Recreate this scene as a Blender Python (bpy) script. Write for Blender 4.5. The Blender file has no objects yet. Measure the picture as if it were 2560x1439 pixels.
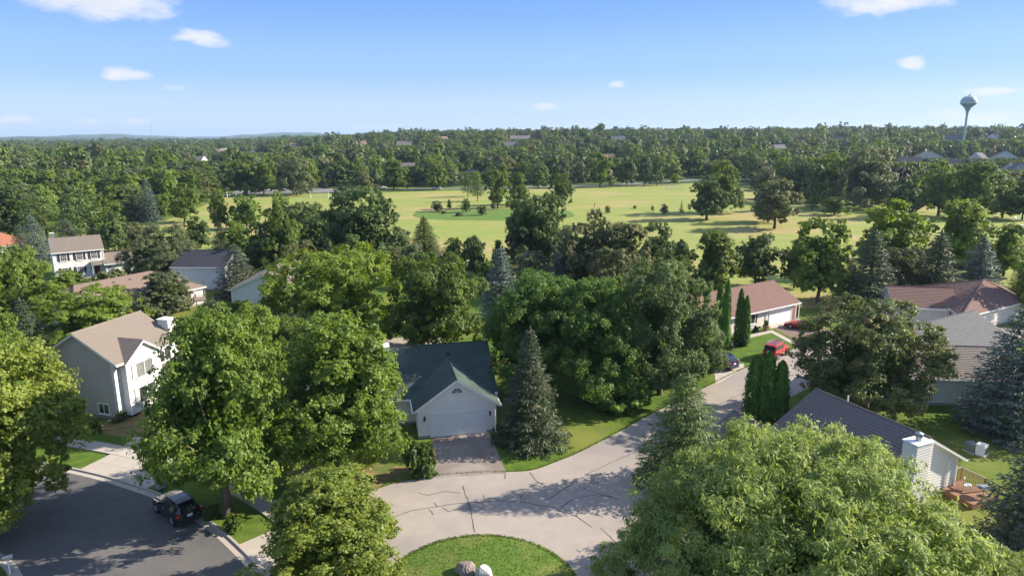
import bpy, math, random
import numpy as np
from mathutils import Matrix, Vector

R = math.radians
random.seed(7)
rng = np.random.default_rng(7)
SC = bpy.context.scene
COL = SC.collection

# ------------------------------------------------------------------ camera
CAM_H, FOC, PITCH, ROLL = 27.0, 1707.0, R(12.73), R(0.25)
cam_data = bpy.data.cameras.new("camera")
cam = bpy.data.objects.new("camera", cam_data)
COL.objects.link(cam)
cam_data.sensor_width = 36.0
cam_data.lens = 36.0 * FOC / 2560.0
cam_data.clip_start = 0.5
cam_data.clip_end = 30000.0
cam.matrix_world = (Matrix.Translation((0, 0, CAM_H)) @ Matrix.Rotation(R(90) - PITCH, 4, 'X')
                    @ Matrix.Rotation(-ROLL, 4, 'Z'))
SC.camera = cam

# ------------------------------------------------------------------ sky, sun, exposure
SUN_EL = R(28.0)
SUN_DIR = Vector((math.cos(SUN_EL) * math.cos(R(11)), math.cos(SUN_EL) * math.sin(R(11)), math.sin(SUN_EL)))
world = bpy.data.worlds.new("World")
SC.world = world
world.use_nodes = True
WN, WL = world.node_tree.nodes, world.node_tree.links
WN.clear()
def wmath(op, a, b=None, c=None):
    n = WN.new('ShaderNodeMath'); n.operation = op
    for i, v in enumerate((a, b, c)):
        if v is None: continue
        if isinstance(v, (int, float)): n.inputs[i].default_value = v
        else: WL.new(v, n.inputs[i])
    return n.outputs[0]
sky = WN.new('ShaderNodeTexSky')
sky.sky_type = 'NISHITA'
sky.sun_disc = False
sky.sun_elevation = SUN_EL
sky.sun_rotation = math.atan2(SUN_DIR.x, SUN_DIR.y)
sky.altitude = 300
sky.air_density = 1.0
sky.dust_density = 0.35
sky.ozone_density = 2.5
bg = WN.new('ShaderNodeBackground'); bg.inputs[1].default_value = 0.13
bgc = WN.new('ShaderNodeBackground'); bgc.inputs[0].default_value = (1.0, 1.0, 1.02, 1); bgc.inputs[1].default_value = 0.40
tc = WN.new('ShaderNodeTexCoord')
sep = WN.new('ShaderNodeSeparateXYZ'); WL.new(tc.outputs['Generated'], sep.inputs[0])
nz = WN.new('ShaderNodeTexNoise'); nz.inputs['Scale'].default_value = 22; nz.inputs['Detail'].default_value = 7
nz.inputs['Roughness'].default_value = 0.55
mp = WN.new('ShaderNodeMapping'); mp.inputs['Scale'].default_value = (1, 1, 2.4)
WL.new(tc.outputs['Generated'], mp.inputs[0]); WL.new(mp.outputs[0], nz.inputs[0])
nsep = WN.new('ShaderNodeSeparateColor'); WL.new(nz.outputs['Color'], nsep.inputs[0])
az = wmath('ARCTAN2', sep.outputs[0], sep.outputs[1])
el = wmath('ARCSINE', sep.outputs[2])

def px_ray(px, py):
    u, v = (px - 1280) / FOC, -(py - 719.5) / FOC
    c, s = math.cos(ROLL), math.sin(ROLL)
    u, v = u * c + v * s, -u * s + v * c
    return Vector((u, math.cos(PITCH) + math.sin(PITCH) * v, -math.sin(PITCH) + math.cos(PITCH) * v)).normalized()

# clear summer sky: the Nishita sky, cooled towards blue low down; brightness added overhead, out of view, to fill shadows
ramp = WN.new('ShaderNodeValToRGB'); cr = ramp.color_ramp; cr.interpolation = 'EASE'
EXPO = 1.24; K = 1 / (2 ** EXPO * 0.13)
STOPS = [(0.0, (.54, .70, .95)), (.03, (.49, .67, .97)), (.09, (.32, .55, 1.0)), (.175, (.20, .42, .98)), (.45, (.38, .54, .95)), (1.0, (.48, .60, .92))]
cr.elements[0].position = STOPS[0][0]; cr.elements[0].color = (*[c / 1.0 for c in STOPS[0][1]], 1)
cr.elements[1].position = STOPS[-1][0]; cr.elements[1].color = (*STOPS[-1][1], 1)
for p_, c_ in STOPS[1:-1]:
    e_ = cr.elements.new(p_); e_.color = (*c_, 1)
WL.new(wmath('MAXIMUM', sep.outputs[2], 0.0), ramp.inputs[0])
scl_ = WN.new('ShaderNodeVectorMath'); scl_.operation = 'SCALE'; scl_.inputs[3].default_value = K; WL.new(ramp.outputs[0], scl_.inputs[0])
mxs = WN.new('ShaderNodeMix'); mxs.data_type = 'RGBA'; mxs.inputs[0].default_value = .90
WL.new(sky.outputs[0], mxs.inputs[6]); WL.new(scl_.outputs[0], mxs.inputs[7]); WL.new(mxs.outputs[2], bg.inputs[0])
cloud_mask = None
# each small cumulus: centre bearing, half widths (given as photo pixels of the far sky), density
for cx, cy, hw, hh, dens in [(200, -8, 150, 34, .85), (300, 8, 105, 34, .95), (225, -30, 130, 38, .9), (385, 38, 48, 11, .6),
                             (490, 94, 44, 17, .95), (530, 103, 34, 13, .5), (303, 182, 38, 17, 1.0), (338, 187, 34, 13, .85),
                             (436, 220, 26, 6, .35), (2215, 6, 110, 22, 1.0), (2290, 0, 50, 16, .8), (2279, 157, 31, 12, .95),
                             (2482, 228, 60, 10, .9), (2430, 292, 80, 14, .6), (1542, 213, 19, 8, .75), (1362, 266, 32, 11, .7),
                             (40, 298, 40, 7, .6), (345, 303, 30, 6, .4), (1430, 145, 16, 6, .12), (215, 306, 30, 7, .35), (940, 318, 90, 6, .2)]:
    d = px_ray(cx, cy)
    a0, e0 = math.atan2(d.x, d.y), math.asin(d.z)
    wa = hw / FOC * math.cos(a0) ** 1.0; we = hh / FOC
    dx = wmath('DIVIDE', wmath('SUBTRACT', az, a0), wa)
    dy = wmath('DIVIDE', wmath('SUBTRACT', el, e0), we)
    dx = wmath('ADD', dx, wmath('MULTIPLY', wmath('SUBTRACT', nsep.outputs[0], .5), 2.4))
    dy = wmath('ADD', dy, wmath('MULTIPLY', wmath('SUBTRACT', nsep.outputs[1], .5), 2.6))
    r2 = wmath('ADD', wmath('MULTIPLY', dx, dx), wmath('MULTIPLY', dy, dy))
    mr = WN.new('ShaderNodeMapRange'); mr.interpolation_type = 'SMOOTHSTEP'
    WL.new(r2, mr.inputs[0])
    mr.inputs[1].default_value = 1.6; mr.inputs[2].default_value = -0.35
    mr.inputs[3].default_value = 0.0; mr.inputs[4].default_value = dens
    cloud_mask = mr.outputs[0] if cloud_mask is None else wmath('MAXIMUM', cloud_mask, mr.outputs[0])
mixw = WN.new('ShaderNodeMixShader')
WL.new(cloud_mask, mixw.inputs[0]); WL.new(bg.outputs[0], mixw.inputs[1]); WL.new(bgc.outputs[0], mixw.inputs[2])
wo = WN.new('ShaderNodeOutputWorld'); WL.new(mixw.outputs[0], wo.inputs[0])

sun_data = bpy.data.lights.new("sun", 'SUN')
sun_data.energy = 5.0
sun_data.angle = R(0.53)
sun_data.color = (1.0, 0.90, 0.74)
sun = bpy.data.objects.new("sun", sun_data)
COL.objects.link(sun)
sun.rotation_euler = SUN_DIR.to_track_quat('Z', 'Y').to_euler()
sun.location = (60, 10, 60)
VS = SC.view_settings
VS.view_transform = 'Standard'; VS.look = 'None'; VS.exposure = EXPO; VS.gamma = 1.0; VS.use_curve_mapping = False
SC.render.engine = 'CYCLES'
CY = SC.cycles
CY.max_bounces = 9; CY.diffuse_bounces = 6; CY.glossy_bounces = 2; CY.transmission_bounces = 6
CY.transparent_max_bounces = 4; CY.volume_bounces = 0
CY.use_denoising = True
CY.volume_step_rate = 10; CY.volume_max_steps = 16

# ------------------------------------------------------------------ maths of the place
def smooth(a, b, x):
    t = min(1, max(0, (x - a) / (b - a))); return t * t * (3 - 2 * t)
def ground_z(x, y):
    d = math.hypot(x, y)
    if y < 0: return 0.0
    a = math.degrees(math.atan2(x, y))
    z = 17.0 * smooth(400, 1100, d) * smooth(-24, -4, a)
    z -= 3.0 * smooth(360, 900, d) * (1 - smooth(-30, -8, a))
    z += smooth(2400, 4200, d) * (6 + 9 * math.sin(a * .35 + 1.0) + 5 * math.sin(a * .9 + d * .0011))
    z += smooth(6000, 9000, d) * (34 * (0.5 + 0.5 * math.sin(a * .55 + 5.2)) + 6 * math.sin(a * 2.3))
    return z
def px_ground(px, py, z=0.0):
    d = px_ray(px, py); zz = z
    for _ in range(12):
        t = (zz - CAM_H) / d.z
        p = Vector((0, 0, CAM_H)) + d * t
        nz_ = z + ground_z(p.x, p.y)
        if abs(nz_ - zz) < 1e-3: break
        zz = zz * .5 + nz_ * .5
    return p
def project(x, y, z):
    z -= CAM_H
    yc = math.cos(PITCH) * y - math.sin(PITCH) * z; zc = math.sin(PITCH) * y + math.cos(PITCH) * z
    u, v = x / yc, zc / yc; c, s = math.cos(ROLL), math.sin(ROLL)
    u, v = u * c - v * s, u * s + v * c
    return 1280 + FOC * u, 719.5 - FOC * v, yc
def height_at(x, y, py):
    lo, hi = -10.0, 90.0
    for _ in range(40):
        m = (lo + hi) / 2
        if project(x, y, m)[1] > py: lo = m
        else: hi = m
    return lo

# ------------------------------------------------------------------ materials
def new_mat(name):
    m = bpy.data.materials.new(name); m.use_nodes = True
    m.node_tree.nodes.clear(); return m, m.node_tree.nodes, m.node_tree.links
def mat(name, c1, c2=None, scale=4.0, rough=0.8, bump=0.0, bscale=40.0, detail=6, contrast=(.35, .65), spec=0.3, metal=0.0, c3=None, s3=0.4, coords='Object', stretch=None, coat=0.0):
    m, N, L = new_mat(name)
    out = N.new('ShaderNodeOutputMaterial'); b = N.new('ShaderNodeBsdfPrincipled'); L.new(b.outputs[0], out.inputs[0])
    b.inputs['Roughness'].default_value = rough; b.inputs['Specular IOR Level'].default_value = spec
    b.inputs['Metallic'].default_value = metal
    if coat: b.inputs['Coat Weight'].default_value = coat; b.inputs['Coat Roughness'].default_value = .05
    b.inputs['Base Color'].default_value = (*c1, 1)
    t = N.new('ShaderNodeTexCoord'); src = t.outputs[coords]
    if stretch:
        mpn = N.new('ShaderNodeMapping'); mpn.inputs['Scale'].default_value = stretch; L.new(src, mpn.inputs[0]); src = mpn.outputs[0]
    if c2:
        n = N.new('ShaderNodeTexNoise'); n.inputs['Scale'].default_value = scale; n.inputs['Detail'].default_value = detail
        n.inputs['Roughness'].default_value = .6
        L.new(src, n.inputs[0])
        mr = N.new('ShaderNodeMapRange'); mr.inputs[1].default_value = contrast[0]; mr.inputs[2].default_value = contrast[1]
        L.new(n.outputs[0], mr.inputs[0])
        mx = N.new('ShaderNodeMix'); mx.data_type = 'RGBA'
        mx.inputs[6].default_value = (*c1, 1); mx.inputs[7].default_value = (*c2, 1)
        L.new(mr.outputs[0], mx.inputs[0]); colr = mx.outputs[2]
        if c3:
            n3 = N.new('ShaderNodeTexNoise'); n3.inputs['Scale'].default_value = s3; n3.inputs['Detail'].default_value = 4
            L.new(src, n3.inputs[0])
            mr3 = N.new('ShaderNodeMapRange'); mr3.inputs[1].default_value = .46; mr3.inputs[2].default_value = .62
            L.new(n3.outputs[0], mr3.inputs[0])
            mx3 = N.new('ShaderNodeMix'); mx3.data_type = 'RGBA'; L.new(mr3.outputs[0], mx3.inputs[0])
            L.new(colr, mx3.inputs[6]); mx3.inputs[7].default_value = (*c3, 1); colr = mx3.outputs[2]
        L.new(colr, b.inputs['Base Color'])
    if bump:
        n2 = N.new('ShaderNodeTexNoise'); n2.inputs['Scale'].default_value = bscale; n2.inputs['Detail'].default_value = 4
        L.new(src, n2.inputs[0]); bp = N.new('ShaderNodeBump'); bp.inputs['Strength'].default_value = bump
        bp.inputs['Distance'].default_value = .05
        L.new(n2.outputs[0], bp.inputs['Height']); L.new(bp.outputs[0], b.inputs['Normal'])
    return m
def leaf_mat(name, dark, light, trans=0.3, warm=None):
    m, N, L = new_mat(name)
    out = N.new('ShaderNodeOutputMaterial')
    at = N.new('ShaderNodeAttribute'); at.attribute_name = 'tint'
    oi = N.new('ShaderNodeObjectInfo')
    t = N.new('ShaderNodeTexCoord'); n = N.new('ShaderNodeTexNoise'); n.inputs['Scale'].default_value = .45; n.inputs['Detail'].default_value = 3
    L.new(t.outputs['Object'], n.inputs[0])
    def mth(op, a, b_):
        k = N.new('ShaderNodeMath'); k.operation = op
        for i, v in enumerate((a, b_)):
            if isinstance(v, (int, float)): k.inputs[i].default_value = v
            else: L.new(v, k.inputs[i])
        return k.outputs[0]
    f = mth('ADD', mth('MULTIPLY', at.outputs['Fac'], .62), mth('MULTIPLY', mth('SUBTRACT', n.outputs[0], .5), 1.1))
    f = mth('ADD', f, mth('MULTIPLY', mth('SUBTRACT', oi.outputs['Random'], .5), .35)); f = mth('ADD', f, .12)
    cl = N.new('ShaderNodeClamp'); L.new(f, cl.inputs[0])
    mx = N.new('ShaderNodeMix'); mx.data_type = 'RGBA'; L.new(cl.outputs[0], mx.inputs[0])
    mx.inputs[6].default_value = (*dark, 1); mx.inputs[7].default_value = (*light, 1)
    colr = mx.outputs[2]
    if warm:
        g = mth('GREATER_THAN', at.outputs['Fac'], .9)
        mw = N.new('ShaderNodeMix'); mw.data_type = 'RGBA'; L.new(g, mw.inputs[0]); L.new(colr, mw.inputs[6]); mw.inputs[7].default_value = (*warm, 1)
        colr = mw.outputs[2]
    b = N.new('ShaderNodeBsdfPrincipled'); b.inputs['Roughness'].default_value = .5; b.inputs['Specular IOR Level'].default_value = .26
    L.new(colr, b.inputs['Base Color'])
    tr = N.new('ShaderNodeBsdfTranslucent')
    hs = N.new('ShaderNodeHueSaturation'); hs.inputs['Value'].default_value = 1.5; hs.inputs['Saturation'].default_value = 1.15; hs.inputs['Hue'].default_value = .485
    L.new(colr, hs.inputs['Color']); L.new(hs.outputs[0], tr.inputs[0])
    ms = N.new('ShaderNodeMixShader'); ms.inputs[0].default_value = trans
    L.new(b.outputs[0], ms.inputs[1]); L.new(tr.outputs[0], ms.inputs[2]); L.new(ms.outputs[0], out.inputs[0])
    return m

M = {}
M['maple'] = leaf_mat('maple_leaf', (0.081, 0.144, 0.027), (0.241, 0.321, 0.059), 0.43)
M['maple_yellow'] = leaf_mat('maple_yellow_leaf', (.125,.175,.030), (.290,.350,.070), 0.45, warm=(.27, .31, .08))
M['green'] = leaf_mat('green_leaf', (0.07, 0.118, 0.022), (0.185, 0.245, 0.046), 0.40)
M['deep'] = leaf_mat('deep_green_leaf', (0.052, 0.09, 0.024), (0.128, 0.185, 0.048), 0.35)
M['olive'] = leaf_mat('olive_leaf', (0.092, 0.106, 0.038), (0.215, 0.232, 0.09), 0.35)
M['greygreen'] = leaf_mat('grey_green_leaf', (0.088, 0.112, 0.046), (0.21, 0.24, 0.115), 0.38)
M['ash'] = leaf_mat('ash_leaf', (0.064, 0.128, 0.026), (0.155, 0.25, 0.052), 0.40)
M['locust'] = leaf_mat('locust_leaf', (0.14, 0.205, 0.05), (0.34, 0.41, 0.135), 0.45)
M['lime'] = leaf_mat('lime_leaf', (0.127, 0.191, 0.029), (0.27, 0.349, 0.059), 0.45)
M['spruce'] = leaf_mat('spruce_needle', (0.036, 0.056, 0.026), (0.092, 0.118, 0.056), 0.10, warm=(.12, .12, .06))
M['blue'] = leaf_mat('blue_spruce_needle', (0.056, 0.088, 0.066), (0.15, 0.195, 0.16), 0.10)
M['greyspruce'] = leaf_mat('grey_spruce_needle', (0.056, 0.072, 0.042), (0.15, 0.172, 0.112), 0.10, warm=(.17, .14, .09))
M['pine'] = leaf_mat('pine_needle', (0.056, 0.1, 0.024), (0.145, 0.205, 0.052), 0.15)
M['cedar'] = leaf_mat('cedar_spray', (0.05, 0.125, 0.014), (0.15, 0.29, 0.036), 0.15)
M['silver'] = leaf_mat('silver_maple_leaf', (.062, .100, .032), (.155, .215, .078), 0.40)
M['oak'] = leaf_mat('oak_leaf', (.068, .100, .030), (.180, .225, .075), 0.38, warm=(.26, .20, .09))
M['purple'] = leaf_mat('purple_leaf', (.012, .012, .02), (.035, .03, .05), 0.10)
M['bark'] = mat('bark', (.16, .125, .09), (.07, .052, .038), 3, .95, .8, 14, stretch=(1, 1, .25))
M['bark_dark'] = mat('bark_dark', (.075, .06, .05), (.035, .028, .022), 3, .95, .8, 14, stretch=(1, 1, .25))
M['bark_pale'] = mat('bark_pale', (.42, .39, .34), (.2, .18, .15), 3, .9, .5, 14)
M['white'] = mat('white_paint', (.78, .78, .76), (.70, .70, .69), 2, .6, .05, 30)
M['white_siding'] = mat('white_vinyl', (.66, .655, .64), (.61, .605, .59), 1.5, .55, .05, 30)
M['grey_siding'] = mat('grey_vinyl', (.46, .43, .39), (.42, .395, .36), 1.2, .6, .08, 30)
M['tan_siding'] = mat('tan_vinyl', (.62, .56, .50), (.56, .51, .46), 1.2, .6, .08, 30)
M['cream_siding'] = mat('cream_vinyl', (.78, .745, .69), (.73, .70, .65), 1.2, .6, .08, 30)
M['pale_siding'] = mat('pale_grey_vinyl', (.62, .62, .61), (.57, .575, .57), 1.2, .6, .08, 30)
M['blue_siding'] = mat('blue_grey_vinyl', (.56, .60, .61), (.52, .56, .57), 1.2, .6, .08, 30)
M['roof_tan'] = mat('tan_shingle', (.235, .20, .168), (.185, .157, .135), 7, .95, .5, 60, c3=(.21, .175, .148), s3=.5)
M['roof_brown'] = mat('brown_shingle', (.26, .19, .15), (.19, .14, .115), 7, .95, .5, 60, c3=(.22, .165, .135), s3=.5)
M['roof_green'] = mat('dark_green_shingle', (.062, .088, .076), (.042, .062, .054), 7, .9, .5, 60, c3=(.062, .092, .082), s3=.5)
M['roof_red'] = mat('red_brown_shingle', (.23, .140, .115), (.165, .098, .082), 7, .95, .5, 60, c3=(.20, .125, .105), s3=.5)
M['roof_clay'] = mat('clay_red_shingle', (.34, .15, .09), (.25, .11, .07), 7, .95, .5, 60)
M['roof_grey'] = mat('charcoal_shingle', (.200, .178, .162), (.130, .116, .108), 7, .95, .5, 60, c3=(.17, .152, .14), s3=.5)
M['roof_navy'] = mat('navy_shingle', (.058, .062, .078), (.040, .043, .055), 7, .9, .5, 60)
M['roof_slate'] = mat('grey_tile', (.16, .16, .165), (.10, .10, .105), 7, .9, .5, 60)
M['glass'] = mat('window_glass', (.025, .03, .035), (.05, .055, .06), .8, .06, 0, 1, spec=.8)
M['curtain'] = mat('window_glass_pale', (.12, .13, .13), (.2, .2, .2), 1.2, .15, 0, 1, spec=.6)
M['shutter'] = mat('dark_shutter', (.05, .05, .055), (.035, .035, .04), 9, .6)
M['shutter_pale'] = mat('pale_shutter', (.42, .43, .43), (.45, .46, .45), 9, .6)
M['door_red'] = mat('red_door', (.14, .02, .03), (.10, .015, .02), 5, .4)
M['lamp_black'] = mat('black_metal', (.02, .02, .022), (.035, .035, .035), 8, .45)
M['metal'] = mat('galvanised', (.42, .45, .45), (.30, .33, .33), 5, .35, .1, 20, metal=.7)
M['brick'] = mat('red_brick', (.30, .15, .11), (.22, .11, .085), 9, .9, .4, 30)
M['foundation'] = mat('foundation_concrete', (.34, .33, .31), (.26, .25, .24), 2, .95, .3, 20)
M['lawn'] = mat('lawn', (.095, .155, .022), (.062, .11, .016), 1.6, .95, .9, 9, detail=10, c3=(.115, .150, .030), s3=.09, coords='Object')
M['lawn_rich'] = mat('watered_lawn', (.100, .165, .022), (.060, .115, .014), 2.4, .95, .9, 10, detail=10, c3=(.135, .165, .035), s3=.22)
M['dark_lawn'] = mat('dark_lawn', (.105, .180, .024), (.075, .140, .018), .7, .95, .6, 9, detail=10)
M['bed'] = mat('fallen_leaf_bed', (.26, .17, .08), (.16, .12, .05), 2.5, .95, .9, 12, detail=10, c3=(.10, .13, .03), s3=.8)
M['street'] = mat('asphalt_dark', (.125, .122, .120), (.100, .098, .098), 1.2, .92, .5, 60, detail=10, c3=(.140, .132, .126), s3=.16)
M['court'] = mat('asphalt_weathered', (.355, .308, .265), (.315, .275, .238), .9, .95, .4, 60, detail=10, c3=(.265, .235, .215), s3=.10)
M['concrete'] = mat('concrete', (.44, .40, .35), (.38, .34, .30), 1.5, .92, .4, 40, detail=10, c3=(.40, .35, .30), s3=.35)
M['drive'] = mat('drive_asphalt', (.285, .245, .215), (.225, .195, .175), .8, .95, .4, 60, detail=10, c3=(.20, .165, .14), s3=.3)
M['brickdrive'] = mat('brown_drive', (.20, .14, .11), (.16, .11, .09), 2, .95, .4, 60)
M['tar'] = mat('tar_seal', (.035, .033, .034), (.055, .05, .05), 3, .7)
M['farroad'] = mat('far_road', (.20, .195, .19), (.15, .145, .14), .2, .9)
M['wood'] = mat('deck_wood', (.30, .17, .10), (.22, .12, .07), 4, .8, .3, 20, stretch=(.3, 4, 1))
M['wood_grey'] = mat('weathered_wood', (.34, .27, .21), (.24, .19, .15), 4, .85, .3, 20, stretch=(.3, 4, 1))
M['rock'] = mat('granite', (.27, .22, .19), (.16, .13, .12), 2.5, .9, .8, 6)
M['rock_pale'] = mat('pale_granite', (.55, .53, .52), (.38, .36, .36), 2.5, .85, .8, 6)
M['tyre'] = mat('rubber', (.02, .02, .02), (.03, .03, .03), 6, .85)
M['rim'] = mat('alloy', (.5, .5, .52), (.4, .4, .42), 6, .3, metal=.8)
M['car_black'] = mat('black_car_paint', (.010, .011, .018), (.012, .013, .020), 2, .22, coat=.7)
M['car_blue'] = mat('dark_blue_car_paint', (.012, .016, .055), (.012, .018, .06), 2, .22, coat=.7)
M['car_red'] = mat('red_car_paint', (.32, .012, .022), (.30, .012, .022), 2, .25, coat=.7)
M['car_red2'] = mat('orange_red_car_paint', (.50, .028, .018), (.46, .025, .018), 2, .3, coat=.6)
M['car_white'] = mat('white_car_paint', (.72, .73, .74), (.7, .71, .72), 2, .25, coat=.5)
M['car_grey'] = mat('silver_car_paint', (.35, .36, .38), (.33, .34, .36), 2, .3, coat=.5)
M['car_glass'] = mat('car_glass', (.015, .018, .022), (.02, .024, .03), 2, .05, spec=.9)
M['tail'] = mat('tail_lamp', (.55, .02, .02), (.45, .015, .015), 6, .2, coat=.5)
M['plate'] = mat('number_plate', (.72, .74, .76), (.66, .68, .7), 6, .5)
M['hitower'] = mat('tower_paint', (.40, .48, .46), (.33, .40, .39), .3, .45)
M['tower_fittings'] = mat('tower_trim', (.30, .36, .37), (.26, .31, .32), .3, .5)  # darker paint of the tower's vent and aerial
M['bin'] = mat('blue_grey_plastic', (.30, .36, .42), (.25, .31, .37), 3, .5)
M['cloth'] = mat('blue_cloth', (.10, .13, .22), (.30, .32, .36), 12, .8)
M['net'] = mat('goal_net', (.5, .52, .5), (.45, .47, .45), 5, .8)
M['terracotta'] = mat('terracotta', (.34, .20, .10), (.28, .16, .08), 5, .8)

def field_mat():
    m, N, L = new_mat('playing_field_grass')
    out = N.new('ShaderNodeOutputMaterial'); b = N.new('ShaderNodeBsdfPrincipled'); L.new(b.outputs[0], out.inputs[0])
    b.inputs['Roughness'].default_value = .95; b.inputs['Specular IOR Level'].default_value = .15
    t = N.new('ShaderNodeTexCoord')
    def noise(scale, det, st=(1, 1, 1), lo=.4, hi=.6):
        mpn = N.new('ShaderNodeMapping'); mpn.inputs['Scale'].default_value = st; L.new(t.outputs['Object'], mpn.inputs[0])
        n = N.new('ShaderNodeTexNoise'); n.inputs['Scale'].default_value = scale; n.inputs['Detail'].default_value = det
        L.new(mpn.outputs[0], n.inputs[0]); mr = N.new('ShaderNodeMapRange'); mr.interpolation_type = 'SMOOTHSTEP'
        mr.inputs[1].default_value = lo; mr.inputs[2].default_value = hi
        L.new(n.outputs[0], mr.inputs[0]); return mr.outputs[0]
    def mix(f, a, c):
        mx = N.new('ShaderNodeMix'); mx.data_type = 'RGBA'
        if f is not None: L.new(f, mx.inputs[0])
        for k, v in ((6, a), (7, c)):
            if isinstance(v, tuple): mx.inputs[k].default_value = (*v, 1)
            else: L.new(v, mx.inputs[k])
        return mx.outputs[2]
    c = mix(noise(.018, 4, (1, 1.9, 1), .35, .54), (.320, .265, .108), (.222, .255, .062))
    c = mix(noise(.075, 5, (.5, 1.5, 1), .48, .68), c, (.190, .255, .052))
    c = mix(noise(.35, 6, (.3, 1.4, 1), .5, .8), c, (.36, .29, .14))
    L.new(c, b.inputs['Base Color'])
    n2 = N.new('ShaderNodeTexNoise'); n2.inputs['Scale'].default_value = 6; L.new(t.outputs['Object'], n2.inputs[0])
    bp = N.new('ShaderNodeBump'); bp.inputs['Strength'].default_value = .5; bp.inputs['Distance'].default_value = .05
    L.new(n2.outputs[0], bp.inputs['Height']); L.new(bp.outputs[0], b.inputs['Normal'])
    return m
M['field'] = field_mat()
def terrain_mat():
    # mown lawn among the houses, woodland floor and wooded hills farther off (by distance along the land itself)
    m, N, L = new_mat('open_country')
    out = N.new('ShaderNodeOutputMaterial'); b = N.new('ShaderNodeBsdfPrincipled'); L.new(b.outputs[0], out.inputs[0])
    b.inputs['Roughness'].default_value = .95; b.inputs['Specular IOR Level'].default_value = .1
    t = N.new('ShaderNodeTexCoord')
    def noise(scale, det, lo, hi):
        n = N.new('ShaderNodeTexNoise'); n.inputs['Scale'].default_value = scale; n.inputs['Detail'].default_value = det
        L.new(t.outputs['Object'], n.inputs[0]); mr = N.new('ShaderNodeMapRange')
        mr.inputs[1].default_value = lo; mr.inputs[2].default_value = hi; L.new(n.outputs[0], mr.inputs[0]); return mr.outputs[0]
    def mix(f, a, c):
        mx = N.new('ShaderNodeMix'); mx.data_type = 'RGBA'; L.new(f, mx.inputs[0])
        for k, v in ((6, a), (7, c)):
            if isinstance(v, tuple): mx.inputs[k].default_value = (*v, 1)
            else: L.new(v, mx.inputs[k])
        return mx.outputs[2]
    lawn = mix(noise(1.3, 10, .35, .65), (.098, .158, .022), (.060, .108, .016))
    lawn = mix(noise(.10, 5, .46, .64), lawn, (.165, .185, .042))
    wood = mix(noise(.05, 8, .4, .62), (.040, .066, .024), (.075, .110, .038))
    s = N.new('ShaderNodeVectorMath'); s.operation = 'LENGTH'; L.new(t.outputs['Object'], s.inputs[0])
    mr = N.new('ShaderNodeMapRange'); mr.inputs[1].default_value = 330; mr.inputs[2].default_value = 380
    L.new(s.outputs['Value'], mr.inputs[0])
    L.new(mix(mr.outputs[0], lawn, wood), b.inputs['Base Color'])
    n2 = N.new('ShaderNodeTexNoise'); n2.inputs['Scale'].default_value = 8; n2.inputs['Detail'].default_value = 5; L.new(t.outputs['Object'], n2.inputs[0])
    bp = N.new('ShaderNodeBump'); bp.inputs['Strength'].default_value = .8; bp.inputs['Distance'].default_value = .06
    L.new(n2.outputs[0], bp.inputs['Height']); L.new(bp.outputs[0], b.inputs['Normal'])
    return m
M['terrain'] = terrain_mat()

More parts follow.
